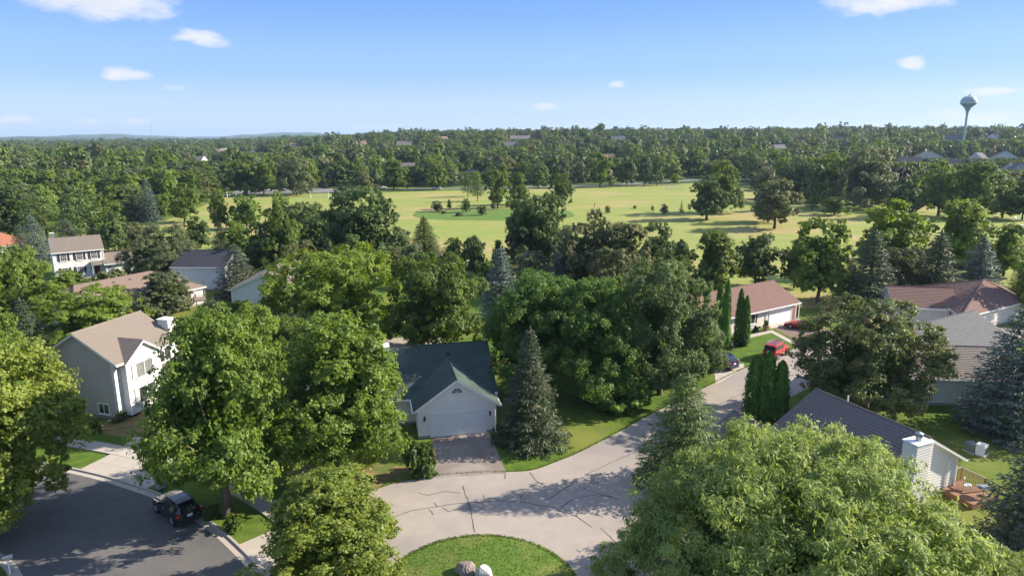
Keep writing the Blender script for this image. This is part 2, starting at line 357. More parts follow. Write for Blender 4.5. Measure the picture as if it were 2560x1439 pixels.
# ------------------------------------------------------------------ object helpers
def tag(o, label=None, cat=None, group=None, kind=None):
    if label: o['label'] = label
    if cat: o['category'] = cat
    if group: o['group'] = group
    if kind: o['kind'] = kind
    return o
def empty(name, loc=(0, 0, 0), rz=0.0, **k):
    o = bpy.data.objects.new(name, None); COL.objects.link(o); o.location = loc; o.rotation_euler = (0, 0, rz)
    o.empty_display_size = .5
    return tag(o, **k)
class MB:
    def __init__(s): s.v = []; s.f = []; s.mi = []
    def face(s, pts, mi=0):
        b = len(s.v); s.v.extend([tuple(p) for p in pts]); s.f.append(tuple(range(b, b + len(pts)))); s.mi.append(mi)
    def box(s, a, b, mi=0, M4=None):
        x0, y0, z0 = a; x1, y1, z1 = b
        P = [(x0, y0, z0), (x1, y0, z0), (x1, y1, z0), (x0, y1, z0), (x0, y0, z1), (x1, y0, z1), (x1, y1, z1), (x0, y1, z1)]
        if M4: P = [tuple(M4 @ Vector(p)) for p in P]
        n = len(s.v); s.v.extend(P)
        for q in ((0, 3, 2, 1), (4, 5, 6, 7), (0, 1, 5, 4), (1, 2, 6, 5), (2, 3, 7, 6), (3, 0, 4, 7)):
            s.f.append(tuple(n + i for i in q)); s.mi.append(mi)
        return s
    def bar(s, p, q, w, d=None, mi=0, up=(0, 0, 1)):
        p, q = Vector(p), Vector(q); d = d or w
        z = (q - p); Lq = z.length; z.normalize(); u = Vector(up)
        if abs(z.dot(u)) > .98: u = Vector((0, 1, 0))
        x = z.cross(u).normalized(); y = x.cross(z)
        m4 = Matrix((x, y, z)).transposed().to_4x4(); m4.translation = p
        return s.box((-w / 2, -d / 2, 0), (w / 2, d / 2, Lq), mi, m4)
    def tube(s, path, radii, n=7, mi=0, cap=True):
        rings = []
        for i, p in enumerate(path):
            p = Vector(p)
            t = (Vector(path[min(i + 1, len(path) - 1)]) - Vector(path[max(i - 1, 0)])).normalized()
            u = Vector((1, 0, 0)) if abs(t.x) < .8 else Vector((0, 1, 0))
            x = t.cross(u).normalized(); y = t.cross(x)
            b = len(s.v)
            for k in range(n):
                a = 2 * math.pi * k / n
                s.v.append(tuple(p + (x * math.cos(a) + y * math.sin(a)) * radii[i]))
            rings.append(b)
        for i in range(len(rings) - 1):
            for k in range(n):
                s.f.append((rings[i] + k, rings[i] + (k + 1) % n, rings[i + 1] + (k + 1) % n, rings[i + 1] + k)); s.mi.append(mi)
        if cap:
            s.f.append(tuple(rings[0] + k for k in range(n))); s.mi.append(mi)
            s.f.append(tuple(rings[-1] + k for k in reversed(range(n)))); s.mi.append(mi)
        return s
    def lathe(s, prof, n=20, c=(0, 0, 0), mi=0):
        return s.tube([(c[0], c[1], c[2] + z) for r, z in prof], [max(r, .001) for r, z in prof], n, mi)
    def mesh(s, name, mats, smooth=False):
        me = bpy.data.meshes.new(name); me.from_pydata(s.v, [], s.f)
        for m_ in (mats if isinstance(mats, (list, tuple)) else [mats]): me.materials.append(m_)
        me.polygons.foreach_set('material_index', s.mi)
        if smooth: me.polygons.foreach_set('use_smooth', [True] * len(s.f))
        me.update(); return me
    def build(s, name, mats, parent=None, smooth=False, **k):
        o = bpy.data.objects.new(name, s.mesh(name, mats, smooth)); COL.objects.link(o)
        if parent: o.parent = parent
        return tag(o, **k)
def add(name, me, parent=None, loc=(0, 0, 0), **k):
    o = bpy.data.objects.new(name, me); COL.objects.link(o); o.location = loc
    if parent: o.parent = parent
    return tag(o, **k)
def copy_tree(o, parent=None):
    c = o.copy(); COL.objects.link(c); c.parent = parent
    for ch in o.children: copy_tree(ch, c)
    return c
def clip(poly, ax, lo, hi):
    """clip a 2D polygon to lo <= p[ax] <= hi"""
    for sgn, lim in ((1, lo), (-1, -hi)):
        out = []
        for i in range(len(poly)):
            a, b = poly[i], poly[(i + 1) % len(poly)]
            da, db = sgn * a[ax] - lim, sgn * b[ax] - lim
            if da >= 0: out.append(a)
            if (da > 0 > db) or (da < 0 < db):
                t = da / (da - db); out.append((a[0] + (b[0] - a[0]) * t, a[1] + (b[1] - a[1]) * t))
        poly = out
        if len(poly) < 3: return []
    return poly

# ------------------------------------------------------------------ foliage
def norm(a): return a / np.maximum(np.linalg.norm(a, axis=-1, keepdims=True), 1e-9)
def leaf_mesh(name, c, n, t, L, W, tint):
    """one folded rhombus per leaf: centres c, normals n, long direction t, length L, width W"""
    n = norm(n); t = norm(t - n * np.sum(t * n, axis=1, keepdims=True)); b = np.cross(n, t)
    L = L[:, None] * .5; W = W[:, None] * .5
    v = np.stack([c - t * L, c + b * W - n * W * .35, c + t * L - n * L * .25, c - b * W - n * W * .35], axis=1).reshape(-1, 3)
    k = len(c)
    me = bpy.data.meshes.new(name)
    me.vertices.add(4 * k); me.vertices.foreach_set('co', v.astype(np.float32).ravel())
    me.loops.add(4 * k); me.loops.foreach_set('vertex_index', np.arange(4 * k, dtype=np.int32))
    me.polygons.add(k); me.polygons.foreach_set('loop_start', np.arange(0, 4 * k, 4, dtype=np.int32))
    me.polygons.foreach_set('loop_total', np.full(k, 4, dtype=np.int32))
    a = me.attributes.new('tint', 'FLOAT', 'FACE'); a.data.foreach_set('value', tint.astype(np.float32))
    me.update(calc_edges=True)
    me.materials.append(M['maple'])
    return me
def sphere_dirs(k, g): return norm(g.normal(size=(k, 3)))
PROFILES = {
    'oval':   lambda z: np.sqrt(np.maximum(0, 1 - ((z - .45) / .56) ** 2)) ** .85,
    'round':  lambda z: np.sqrt(np.maximum(0, 1 - ((z - .42) / .60) ** 2)) ** .7,
    'egg':    lambda z: np.sqrt(np.maximum(0, np.clip(z * 6, 0, 1) * (1 - z) * 1.25)) ** .9,
    'wide':   lambda z: np.sqrt(np.maximum(0, 1 - ((z - .30) / .72) ** 2)) ** .6,
    'dome': lambda z: np.clip(z * 9 + .6, 0, 1) * np.maximum(1 - z, 0) ** .40,
    'upright': lambda z: np.clip(z * 4.5 + .25, 0, 1) * np.sqrt(np.maximum(0, 1 - z ** 2.6)),
}
def deciduous(name, seed, H, W, base, prof, clumps, leaves, leaf, aspect=.7, droop=0.0, clump_r=.17, sub=11, lump=.18, flat=.8, rough=.42):
    """crown of leaf clumps made of smaller tufts made of leaves. returns crown mesh, trunk mesh (nominal height H, width W, crown from z=base)"""
    g = np.random.default_rng(seed)
    hc = H - base; R0 = W / 2
    zz = []
    while len(zz) < clumps:
        z = g.uniform(.02, .97)
        if g.uniform() < PROFILES[prof](np.array([z]))[0] * .8 + .2: zz.append(z)
    zz = np.array(zz); rr = PROFILES[prof](zz)
    ang = np.arange(clumps) * 2.39996 + g.uniform(0, .9, clumps)
    lobes = 1 + lump * np.sin(ang * 2 + g.uniform(0, 6)) * .6 + lump * g.normal(size=clumps) * .55
    cr = clump_r * (W + hc) / 2 * g.uniform(.7, 1.25, clumps)
    rad = np.maximum(0, rr * R0 * lobes - cr * .55) * np.where(g.uniform(size=clumps) < .78, g.uniform(.86, 1.0, clumps), g.uniform(.2, .75, clumps))
    cc = np.stack([np.cos(ang) * rad, np.sin(ang) * rad, base + zz * hc], 1)
    cc[:, 2] = np.clip(cc[:, 2], base + cr * .35, H - cr * .8)
    axis = np.stack([0 * zz, 0 * zz, base + hc * .42 + 0 * zz], 1)
    per = np.maximum(sub, 4)
    sc = []; sr = []; so = []
    for i in range(clumps):
        out = norm((cc[i] - axis[i])[None])[0]; out[2] += .25
        d = sphere_dirs(per * 3, g); d = d[(d @ norm(out[None])[0]) > -.35][:per]
        r = cr[i] * g.uniform(.5, 1.18, len(d))[:, None]
        p = cc[i] + d * r * np.array([1, 1, flat])
        if droop: p[:, 2] -= droop * np.maximum(0, np.linalg.norm(p[:, :2] - cc[i][:2], axis=1)) * .8
        sc.append(p); sr.append(np.full(len(d), cr[i] * .34) * g.uniform(.6, 1.5, len(d))); so.append(norm(d + .5 * out))
    sc = np.concatenate(sc); sr = np.concatenate(sr); so = np.concatenate(so)
    stint = g.uniform(0, 1, len(sc))
    k = leaves // len(sc) + 1
    idx = np.repeat(np.arange(len(sc)), k)
    d = sphere_dirs(len(idx), g); d = norm(d + so[idx] * .55)
    c = sc[idx] + d * (sr[idx] * g.uniform(.25, 1.0, len(idx)) ** .8 * np.where(g.uniform(size=len(idx)) < .12, 1.5, 1.0))[:, None] * np.array([1.1, 1.1, .8])
    n = norm(d * .45 + so[idx] * (.35 + (.42 - rough) * 2) + np.array([0, 0, .45]) + g.normal(size=c.shape) * rough)
    t = g.normal(size=c.shape) + d * .6; t[:, 2] -= .5 + droop * 2.5
    # a few shaded leaves fill the inside so that the crown is not hollow
    s = leaf * g.uniform(.65, 1.35, len(idx))
    tint = np.clip(stint[idx] * .6 + g.uniform(0, .55, len(idx)), 0, 1)
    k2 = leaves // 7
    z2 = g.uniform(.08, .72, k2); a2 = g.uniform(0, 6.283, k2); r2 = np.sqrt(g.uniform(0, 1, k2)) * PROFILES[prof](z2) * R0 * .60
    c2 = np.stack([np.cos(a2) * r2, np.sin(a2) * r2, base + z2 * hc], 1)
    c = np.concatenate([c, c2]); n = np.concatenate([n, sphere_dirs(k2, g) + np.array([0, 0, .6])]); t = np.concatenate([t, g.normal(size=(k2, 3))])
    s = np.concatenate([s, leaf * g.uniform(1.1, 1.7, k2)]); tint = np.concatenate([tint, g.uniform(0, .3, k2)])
    asp = np.concatenate([np.full(len(idx), aspect), np.full(k2, .9)])
    kr = R0 / np.percentile(np.hypot(c[:, 0], c[:, 1]), 97); kz = hc / (np.percentile(c[:, 2], 99.6) - base)
    for arr in (c, cc): arr[:, :2] *= kr; arr[:, 2] = base + (arr[:, 2] - base) * kz
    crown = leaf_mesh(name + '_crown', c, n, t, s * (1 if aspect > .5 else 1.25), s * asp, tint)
    mb = MB(); tr = .018 * H + .06
    bend = g.uniform(-.25, .25, 2)
    top = base + hc * .55
    path = [(0, 0, -.15), (bend[0] * .1, bend[1] * .1, base * .5), (bend[0] * .5, bend[1] * .5, base), (bend[0], bend[1], top)]
    mb.tube(path, [tr * 1.35, tr, tr * .85, tr * .3], 8)
    order = g.permutation(clumps)[:min(clumps, 16)]
    for i in order:
        q = Vector(cc[i]); zs = base * .85 + (top - base * .85) * g.uniform(0, .8) * min(1, max(.05, (q.z - base) / max(hc, 1)) * 1.3)
        p = Vector((bend[0] * zs / top, bend[1] * zs / top, zs)); mid = p.lerp(q, .5) + Vector((0, 0, .06 * H * .3))
        mb.tube([p, mid, q], [tr * .42, tr * .26, tr * .08], 5, cap=False)
    return crown, mb.mesh(name + '_trunk', M['bark'], True)
def conifer(name, seed, H, W, base=.4, levels=24, per=9, cards=44, leaf=.5, droopy=.35, power=.9, gap=.0, up=.12):
    g = np.random.default_rng(seed); R0 = W / 2
    C = []; Nn = []; T = []; S = []; Ti = []
    trunk = MB(); tr = .012 * H + .05
    trunk.tube([(0, 0, -.15), (0, 0, H * .5), (0, 0, H * .97)], [tr * 1.3, tr * .8, tr * .12], 7)
    for l in range(levels):
        f = (l + .5) / levels; z0 = base + (H - base) * f * .97
        Rl = R0 * ((1 - f) ** power) * g.uniform(.86, 1.1) + .05 * R0
        nb = max(4, int(round(per * (1 - f * .45))))
        a0 = g.uniform(0, 6.28)
        for b in range(nb):
            if g.uniform() < gap: continue
            a = a0 + b * 6.283 / nb + g.uniform(-.2, .2); Lb = Rl * g.uniform(.78, 1.1)
            dr = np.array([math.cos(a), math.sin(a), 0.]); sd = np.array([-dr[1], dr[0], 0.])
            btint = g.uniform(0, .6)
            k = max(6, int(cards * (.35 + .65 * Lb / R0)))
            s = g.uniform(.12, 1.0, k) ** .75
            wd = .34 * Lb * (1.08 - s) + .10 * R0
            q = g.uniform(-1, 1, k)
            zc = z0 - Lb * droopy * s + Lb * up * 2.0 * s * s - np.abs(q) * wd * .25 + g.normal(size=k) * .03 * H / 10
            p = dr[None] * (Lb * s)[:, None] + sd[None] * (q * wd)[:, None]; p[:, 2] = zc
            t = dr[None] * 1.0 + sd[None] * q[:, None] * .9 + g.normal(size=(k, 3)) * .3; t[:, 2] -= .25 * (1 - s) * 2
            n = np.array([0, 0, 1.])[None] + dr[None] * .35 + g.normal(size=(k, 3)) * .45
            C.append(p); Nn.append(n); T.append(t); S.append(leaf * g.uniform(.6, 1.25, k) * (.55 + .45 * Lb / R0)); Ti.append(btint + g.uniform(0, .42, k))
            if l < levels * .7 and b % 3 == 0:
                trunk.tube([(0, 0, z0), tuple(dr * Lb * .75 + np.array([0, 0, z0 - Lb * droopy * .6]))], [tr * .22, tr * .05], 4, cap=False)
    kt = int(cards * 1.2)
    zt = g.uniform(.93, 1.0, kt); at = g.uniform(0, 6.28, kt); d = np.stack([np.cos(at), np.sin(at), 0 * at], 1)
    C.append(d * ((1.01 - zt) * R0 * .8)[:, None] + np.array([0, 0, 1.])[None] * (zt * H)[:, None]); Nn.append(d + .2); T.append(d * .5 + np.array([0, 0, 1.]))
    S.append(np.full(kt, leaf * .6)); Ti.append(g.uniform(.3, .8, kt))
    C = np.concatenate(C); Nn = np.concatenate(Nn); T = np.concatenate(T); S = np.concatenate(S); Ti = np.concatenate(Ti)
    return leaf_mesh(name + '_crown', C, Nn, T, S, S * .32, np.clip(Ti, 0, 1)), trunk.mesh(name + '_trunk', M['bark_dark'], True)
def columnar(name, seed, H, W, cards=5200, leaf=.30):
    g = np.random.default_rng(seed); R0 = W / 2
    k = cards; z = g.uniform(0, 1, k) ** .92; a = g.uniform(0, 6.283, k)
    prof = np.clip(z * 7 + .55, 0, 1) * np.sqrt(np.clip(1 - z ** 3.2, 0, 1)) * (1 - .18 * z)
    ridge = 1 + .13 * np.sin(a * 7 + z * 4) + .09 * np.sin(a * 13 - z * 9) + .06 * np.sin(z * 42 + a * 3)
    r = R0 * prof * ridge * g.uniform(.72, 1.04, k)
    d = np.stack([np.cos(a), np.sin(a), 0 * a], 1)
    c = d * r[:, None]; c[:, 2] = .12 + z * (H - .2)
    n = d + g.normal(size=(k, 3)) * .35; t = np.array([0, 0, 1.])[None] + d * .25 + g.normal(size=(k, 3)) * .22
    s = leaf * g.uniform(.6, 1.3, k)
    mb = MB(); mb.tube([(0, 0, -.1), (0, 0, H * .8)], [.12, .03], 6)
    return leaf_mesh(name + '_crown', c, n, t, s, s * .45, g.uniform(0, .9, k)), mb.mesh(name + '_trunk', M['bark_dark'])
def bush(name, seed, H, W, leaves, leaf, clumps=10):
    return deciduous(name, seed, H, W, .05 * H, 'wide', clumps, leaves, leaf, clump_r=.26, sub=9)

PROTO = {}     # shape -> list of (crown mesh, trunk mesh, H, W)
def proto(key, fn, *variants):
    PROTO[key] = []
    for v in variants:
        cm, tm = fn(key + '_%d' % len(PROTO[key]), **v); PROTO[key].append((cm, tm, v['H'], v['W']))
N_ = dict
proto('maple_near', deciduous, *[N_(seed=s, H=12, W=10, base=2.2, prof='egg', clumps=70, leaves=56000, leaf=.215, clump_r=.125, sub=17, lump=.22) for s in (11, 12, 13)])
proto('round_near', deciduous, *[N_(seed=s, H=12, W=12, base=1.9, prof='round', clumps=90, leaves=68000, leaf=.215, clump_r=.115, sub=17, lump=.2) for s in (21, 22)])
proto('oval_near', deciduous, *[N_(seed=s, H=13, W=12, base=1.6, prof='upright', clumps=95, leaves=70000, leaf=.23, clump_r=.12, sub=17, lump=.2, aspect=.5) for s in (31, 32)])
proto('locust_near', deciduous, *[N_(seed=s, H=12, W=24, base=1.5, prof='dome', clumps=260, leaves=200000, leaf=.235, clump_r=.075, sub=14, lump=.10, aspect=.36, droop=.3, flat=.65) for s in (41,)])
proto('maple_mid', deciduous, *[N_(seed=s, H=12, W=10, base=2.0, prof=p, rough=.32, clumps=56, leaves=20000, leaf=.33, clump_r=.13, sub=10, lump=.22) for s, p in ((51, 'egg'), (52, 'oval'), (53, 'round'), (54, 'upright'))])
proto('wide_mid', deciduous, *[N_(seed=s, H=12, W=14, base=1.2, prof='wide', rough=.32, clumps=85, leaves=30000, leaf=.33, clump_r=.105, sub=10, lump=.2, aspect=.5) for s in (61, 62)])
proto('willow_mid', deciduous, *[N_(seed=s, H=11, W=14, base=1.0, prof='wide', rough=.32, clumps=70, leaves=26000, leaf=.40, clump_r=.11, sub=11, lump=.24, aspect=.25, droop=.9, flat=.9) for s in (71,)])
proto('tree_far', deciduous, *[N_(seed=s, H=13, W=11, base=1.6, prof=p, rough=.24, clumps=36, leaves=6500, leaf=.58, clump_r=.15, sub=7, lump=.22) for s, p in ((81, 'egg'), (82, 'oval'), (83, 'round'), (84, 'upright'), (85, 'wide'))])
proto('tree_distant', deciduous, *[N_(seed=s, H=13, W=12, base=.8, prof=p, rough=.18, clumps=18, leaves=1500, leaf=1.1, clump_r=.2, sub=5, lump=.25) for s, p in ((91, 'egg'), (92, 'oval'), (93, 'round'), (94, 'wide'))])
proto('spruce_near', conifer, *[N_(seed=s, H=11, W=6, base=.3, levels=32, per=12, cards=80, leaf=.36, droopy=.45, power=.8) for s in (101, 102)])
proto('spruce_wide', conifer, *[N_(seed=s, H=12, W=9, base=.2, levels=28, per=12, cards=110, leaf=.42, droopy=.25, power=.6) for s in (111,)])
proto('spruce_mid', conifer, *[N_(seed=s, H=12, W=7, base=.4, levels=24, per=11, cards=66, leaf=.48, droopy=.35, power=.72) for s in (121, 122)])
proto('pine_mid', conifer, *[N_(seed=s, H=13, W=10, base=2.2, levels=17, per=8, cards=46, leaf=.75, droopy=.08, power=.55, gap=.15, up=.2) for s in (131, 132)])
proto('spruce_far', conifer, *[N_(seed=s, H=13, W=6, base=.4, levels=14, per=7, cards=12, leaf=1.3, droopy=.3) for s in (141,)])
proto('column', columnar, *[N_(seed=s, H=7, W=1.9) for s in (151, 152)])
proto('bush_near', bush, *[N_(seed=s, H=1.6, W=2.2, leaves=2600, leaf=.20) for s in (161, 162)])
proto('bush_mid', bush, *[N_(seed=s, H=3, W=4, leaves=1500, leaf=.45) for s in (171, 172)])

def place_tree(shape, m, loc, h, w, name='tree', cat='tree', label=None, group=None, bark='bark', rz=None, var=None, tilt=0.0):
    vs = PROTO[shape]; cm, tm, H, W = vs[(var if var is not None else random.randrange(len(vs))) % len(vs)]
    o = empty(name, loc, rz if rz is not None else random.uniform(0, 6.28), label=label, cat=cat, group=group)
    o.scale = (w / W, w / W, h / H)
    if tilt: o.rotation_euler[0] = tilt
    c = bpy.data.objects.new('crown', cm); COL.objects.link(c); c.parent = o
    c.material_slots[0].link = 'OBJECT'; c.material_slots[0].material = M[m]
    t = bpy.data.objects.new('trunk', tm); COL.objects.link(t); t.parent = o
    t.material_slots[0].link = 'OBJECT'; t.material_slots[0].material = M[bark]
    return o
def tree_px(shape, m, bx, by, ty, wpx, label, name='tree', cat='tree', group=None, **k):
    """stand a tree on the ground where the photograph shows its foot; height and width from the photograph"""
    p = px_ground(bx, by); h = height_at(p.x, p.y, ty) - p.z
    w = wpx / FOC * project(p.x, p.y, h * .5)[2]
    return place_tree(shape, m, (p.x, p.y, p.z), max(h, .5), w, name, cat, label, group, **k)

# ------------------------------------------------------------------ land, streets, paths
def build_terrain():
    rs = [0, 6, 14, 25, 40, 60, 85, 115, 150, 190, 240, 300, 350, 380, 400, 430, 470, 520, 580, 650, 730, 820, 920, 1020, 1150, 1300, 1500, 1750, 2050, 2400, 2700, 3000, 3350,
          3750, 4200, 4700, 5300, 6000, 6600, 7200, 7800, 8400, 9000, 9800, 11000, 13000]
    na = 360; v = [(0, 0, 0)]; f = []
    for r in rs[1:]:
        for k in range(na):
            a = 2 * math.pi * k / na; x, y = r * math.sin(a), r * math.cos(a); v.append((x, y, ground_z(x, y)))
    for k in range(na): f.append((0, 1 + (k + 1) % na, 1 + k))
    for i in range(len(rs) - 2):
        b0, b1 = 1 + i * na, 1 + (i + 1) * na
        for k in range(na):
            k2 = (k + 1) % na; f.append((b0 + k, b0 + k2, b1 + k2, b1 + k))
    me = bpy.data.meshes.new('ground'); me.from_pydata(v, [], f); me.materials.append(M['terrain'])
    me.polygons.foreach_set('use_smooth', [True] * len(f)); me.update()
    me.flip_normals()
    add('ground', me, kind='structure')
build_terrain()

def sheet(name, pts, m, z, parent=None, kind='structure', **k):
    mb = MB(); mb.face([(x, y, z) for x, y in pts]); o = mb.build(name, M[m] if isinstance(m, str) else m, parent)
    if o.data.polygons[0].normal.z < 0: o.data.flip_normals()
    if kind: o['kind'] = kind
    return tag(o, **k)
def smooth_line(pts, n=6, closed=False):
    out = []; P = [Vector(p) for p in pts]; k = len(P)
    rngk = range(k if closed else k - 1)
    for i in rngk:
        if closed: a, b, c, d = P[i - 1], P[i], P[(i + 1) % k], P[(i + 2) % k]
        else: a, b, c, d = P[max(i - 1, 0)], P[i], P[i + 1], P[min(i + 2, k - 1)]
        for j in range(n):
            t = j / n
            out.append(.5 * ((2 * b) + (-a + c) * t + (2 * a - 5 * b + 4 * c - d) * t * t + (-a + 3 * b - 3 * c + d) * t ** 3))
    if not closed: out.append(P[-1])
    return out
def ribbon(line, o0, o1, z0, z1=None, mb=None, mi=0):
    """flat strip between two sideways offsets of a line; a real step when z1 > z0"""
    mb = mb or MB(); L = [Vector(p).to_2d() for p in line]; nn = []
    for i in range(len(L)):
        t = (L[min(i + 1, len(L) - 1)] - L[max(i - 1, 0)]).normalized(); nn.append(Vector((-t.y, t.x)))
    zt = z1 if z1 is not None else z0
    for i in range(len(L) - 1):
        a, b = L[i] + nn[i] * o0, L[i + 1] + nn[i + 1] * o0; c, d = L[i + 1] + nn[i + 1] * o1, L[i] + nn[i] * o1
        q = [a, b, c, d]
        if (b - a).cross(d - a) < 0: q = [d, c, b, a]
        mb.face([(p.x, p.y, zt) for p in q], mi)
        if z1 is not None:
            for u, w_ in ((a, b), (c, d)):
                mb.face([(u.x, u.y, z0), (w_.x, w_.y, z0), (w_.x, w_.y, zt), (u.x, u.y, zt)], mi)
    return mb

# the grey street at lower left, its concrete gutter, kerb, walk and apron
kerb = smooth_line([(-75, 61), (-55, 57), (-42, 53.2), (-34.9, 50.8), (-31, 49.1), (-26.6, 46.8), (-22.3, 43.7), (-19.2, 40.9), (-16.4, 37.8), (-13.6, 33), (-12.4, 28), (-12, 18), (-12, 4)], 5)
kerb2 = smooth_line([(-75, 49), (-52, 46.5), (-40, 43.0), (-34, 40.4), (-31, 38.1), (-29.6, 36.2), (-29, 32), (-30, 22), (-32, 4)], 5)
street = [(p.x, p.y) for p in kerb] + [(p.x, p.y) for p in reversed(kerb2)]
sheet('street', street, 'street', .012)
ribbon(kerb, 0, .5, .020).build('gutter', M['concrete'], kind='structure')
ribbon(kerb, .5, .66, .0, .13).build('kerb', M['concrete'], kind='structure')
ribbon(kerb2, 0, -.5, .020).build('gutter', M['concrete'], kind='structure')
ribbon(kerb2, -.5, -.66, .0, .13).build('kerb', M['concrete'], kind='structure')
wy = empty('sidewalk', (0, 0, 0), kind='structure')
L = kerb; acc = [0]
for i in range(1, len(L)): acc.append(acc[-1] + (L[i] - L[i - 1]).length)
def along(s):
    i = max(j for j in range(len(acc)) if acc[j] <= s) if s > 0 else 0
    i = min(i, len(L) - 2); t = (s - acc[i]) / max(acc[i + 1] - acc[i], 1e-6)
    p = L[i].lerp(L[i + 1], t); d = (L[i + 1] - L[i]).normalized(); return Vector((p.x, p.y)), Vector((-d.y, d.x))
s = 32.0
while s < acc[-1] - 20:
    p0, n0 = along(s + .012); p1, n1 = along(s + 1.488)
    a, b, c, d = p0 + n0 * 3.6, p1 + n1 * 3.6, p1 + n1 * 5.1, p0 + n0 * 5.1
    zt = .10 + random.uniform(-.006, .006); mb = MB()
    mb.face([(q.x, q.y, zt) for q in (a, b, c, d)])
    for u, w_ in ((a, b), (b, c), (c, d), (d, a)): mb.face([(u.x, u.y, .0), (w_.x, w_.y, .0), (w_.x, w_.y, zt), (u.x, u.y, zt)])
    mb.build('slab', M['concrete'], wy); s += 1.5
def apron(s0, s1, name='driveway', off0=.66, off1=3.58):
    e = empty(name, (0, 0, 0), kind='structure'); n = 3
    for i in range(n):
        a0, a1 = s0 + (s1 - s0) * i / n + .012, s0 + (s1 - s0) * (i + 1) / n - .012
        p0, n0 = along(a0); p1, n1 = along(a1)
        for u0, u1 in ((off0, (off0 + off1) / 2 - .01), ((off0 + off1) / 2 + .01, off1)):
            mb = MB(); q = [p0 + n0 * u0, p1 + n1 * u0, p1 + n1 * u1, p0 + n0 * u1]; zt = .09 + random.uniform(-.004, .004)
            mb.face([(v_.x, v_.y, zt) for v_ in q])
            for k in range(4): mb.face([(q[k].x, q[k].y, 0), (q[(k + 1) % 4].x, q[(k + 1) % 4].y, 0), (q[(k + 1) % 4].x, q[(k + 1) % 4].y, zt), (q[k].x, q[k].y, zt)])
            mb.build('slab', M['concrete'], e)
apron(40.2, 48.0)
apron(60.5, 66.5)
sheet('driveway', [(-34.5, 55.8), (-29.0, 52.5), (-31.4, 60.5), (-36.0, 62.5)], 'concrete', .014)
mbp = px_ground
# the pale cul-de-sac with its grass island and the lane that leaves it to the right
lane_n = [(-13.2, 26), (-14.2, 33), (-14.0, 40), (-12.9, 45.2), (-10.4, 48.7), (-7.5, 50.2), (-4, 51.0), (-0.7, 51.2), (1.6, 51.5), (3.6, 52.9), (5.8, 54.7), (9.5, 58.4), (13.2, 62.4), (18.2, 67.3), (23.2, 72.2),
          (28.0, 76.8), (33.5, 81.6), (41, 86.6), (50, 90.5), (62, 92.6), (90, 93)]
lane_s = [(90, 86.2), (64, 86.0), (54, 84.0), (45.5, 80.2), (38, 75.2), (33, 70.6), (27, 65.2), (20.5, 58.8), (14.5, 53.6), (12.3, 50.9), (10.6, 48.9), (11.6, 44.5), (13.0, 39), (12.6, 30), (9, 22), (0, 18), (-9, 20)]
court_outline = [(p.x, p.y) for p in smooth_line(lane_n, 5)] + [(p.x, p.y) for p in smooth_line(lane_s, 5)]
court = sheet('court', court_outline, 'court', .014)
isl = [(-2.1 + 6.25 * math.cos(a) * (1 + .02 * math.sin(3 * a)), 36.0 + 6.25 * math.sin(a)) for a in [2 * math.pi * k / 64 for k in range(64)]]
mb = MB(); b0 = len(mb.v)
rings = 10
for j in range(rings + 1):
    f_ = j / rings
    for (x, y) in isl:
        r_ = 1 - f_
        mb.v.append((-2.1 + (x + 2.1) * r_, 36.0 + (y - 36.0) * r_, .02 + .34 * (1 - r_ * r_) + random.uniform(-.01, .01) * (0 < j < rings)))
for j in range(rings):
    for k in range(64):
        mb.f.append((j * 64 + k, j * 64 + (k + 1) % 64, (j + 1) * 64 + (k + 1) % 64, (j + 1) * 64 + k)); mb.mi.append(0)
mb.build('island_lawn', M['lawn_rich'], smooth=True, kind='structure')
# short grass tufts that roughen the edge of the island and the verges
def tufts(name, pts, hgt=.10, m='lawn_rich', **k):
    pts = np.array(pts); n = len(pts); g = rng
    c = np.concatenate([pts, np.full((n, 1), hgt * .4)], 1) if pts.shape[1] == 2 else pts
    a = g.uniform(0, 6.28, n); nn = np.stack([np.cos(a), np.sin(a), np.full(n, .15)], 1)
    t = np.stack([g.normal(size=n) * .35, g.normal(size=n) * .35, np.ones(n)], 1)
    me = leaf_mesh(name, c, nn, t, hgt * g.uniform(.7, 1.5, n), hgt * g.uniform(.5, .9, n), g.uniform(0, 1, n)); me.materials[0] = M[m]
    return add(name, me, kind='stuff', label=k.get('label'), cat=k.get('cat'))
pt = []
for k in range(9000):
    a = random.uniform(0, 6.283); r_ = 6.22 * math.sqrt(random.uniform(0, 1)) if k % 3 else random.uniform(6.0, 6.36)
    pt.append((-2.1 + r_ * math.cos(a), 36 + r_ * math.sin(a), .04 + .34 * max(0, 1 - (r_ / 6.25) ** 2)))
M['blade'] = leaf_mat('grass_blade', (.075, .125, .016), (.135, .185, .035), .25)
tufts('grass', pt, .09, 'blade', label='short mown grass of the round island in the cul-de-sac', cat='grass')
pt = []
ln = smooth_line(lane_n, 8)
for i in range(20, len(ln) - 24):
    a_, b_ = Vector(ln[i]).to_2d(), Vector(ln[i + 1]).to_2d(); d_ = (b_ - a_); nn_ = Vector((-d_.y, d_.x)).normalized()
    for k in range(int(d_.length * 40)):
        p = a_ + d_ * random.random() + nn_ * abs(random.gauss(0, .16)); pt.append((p.x, p.y, .03))
tufts('grass', pt, .10, 'blade', label='ragged grass edge along the north side of the pale lane', cat='grass')
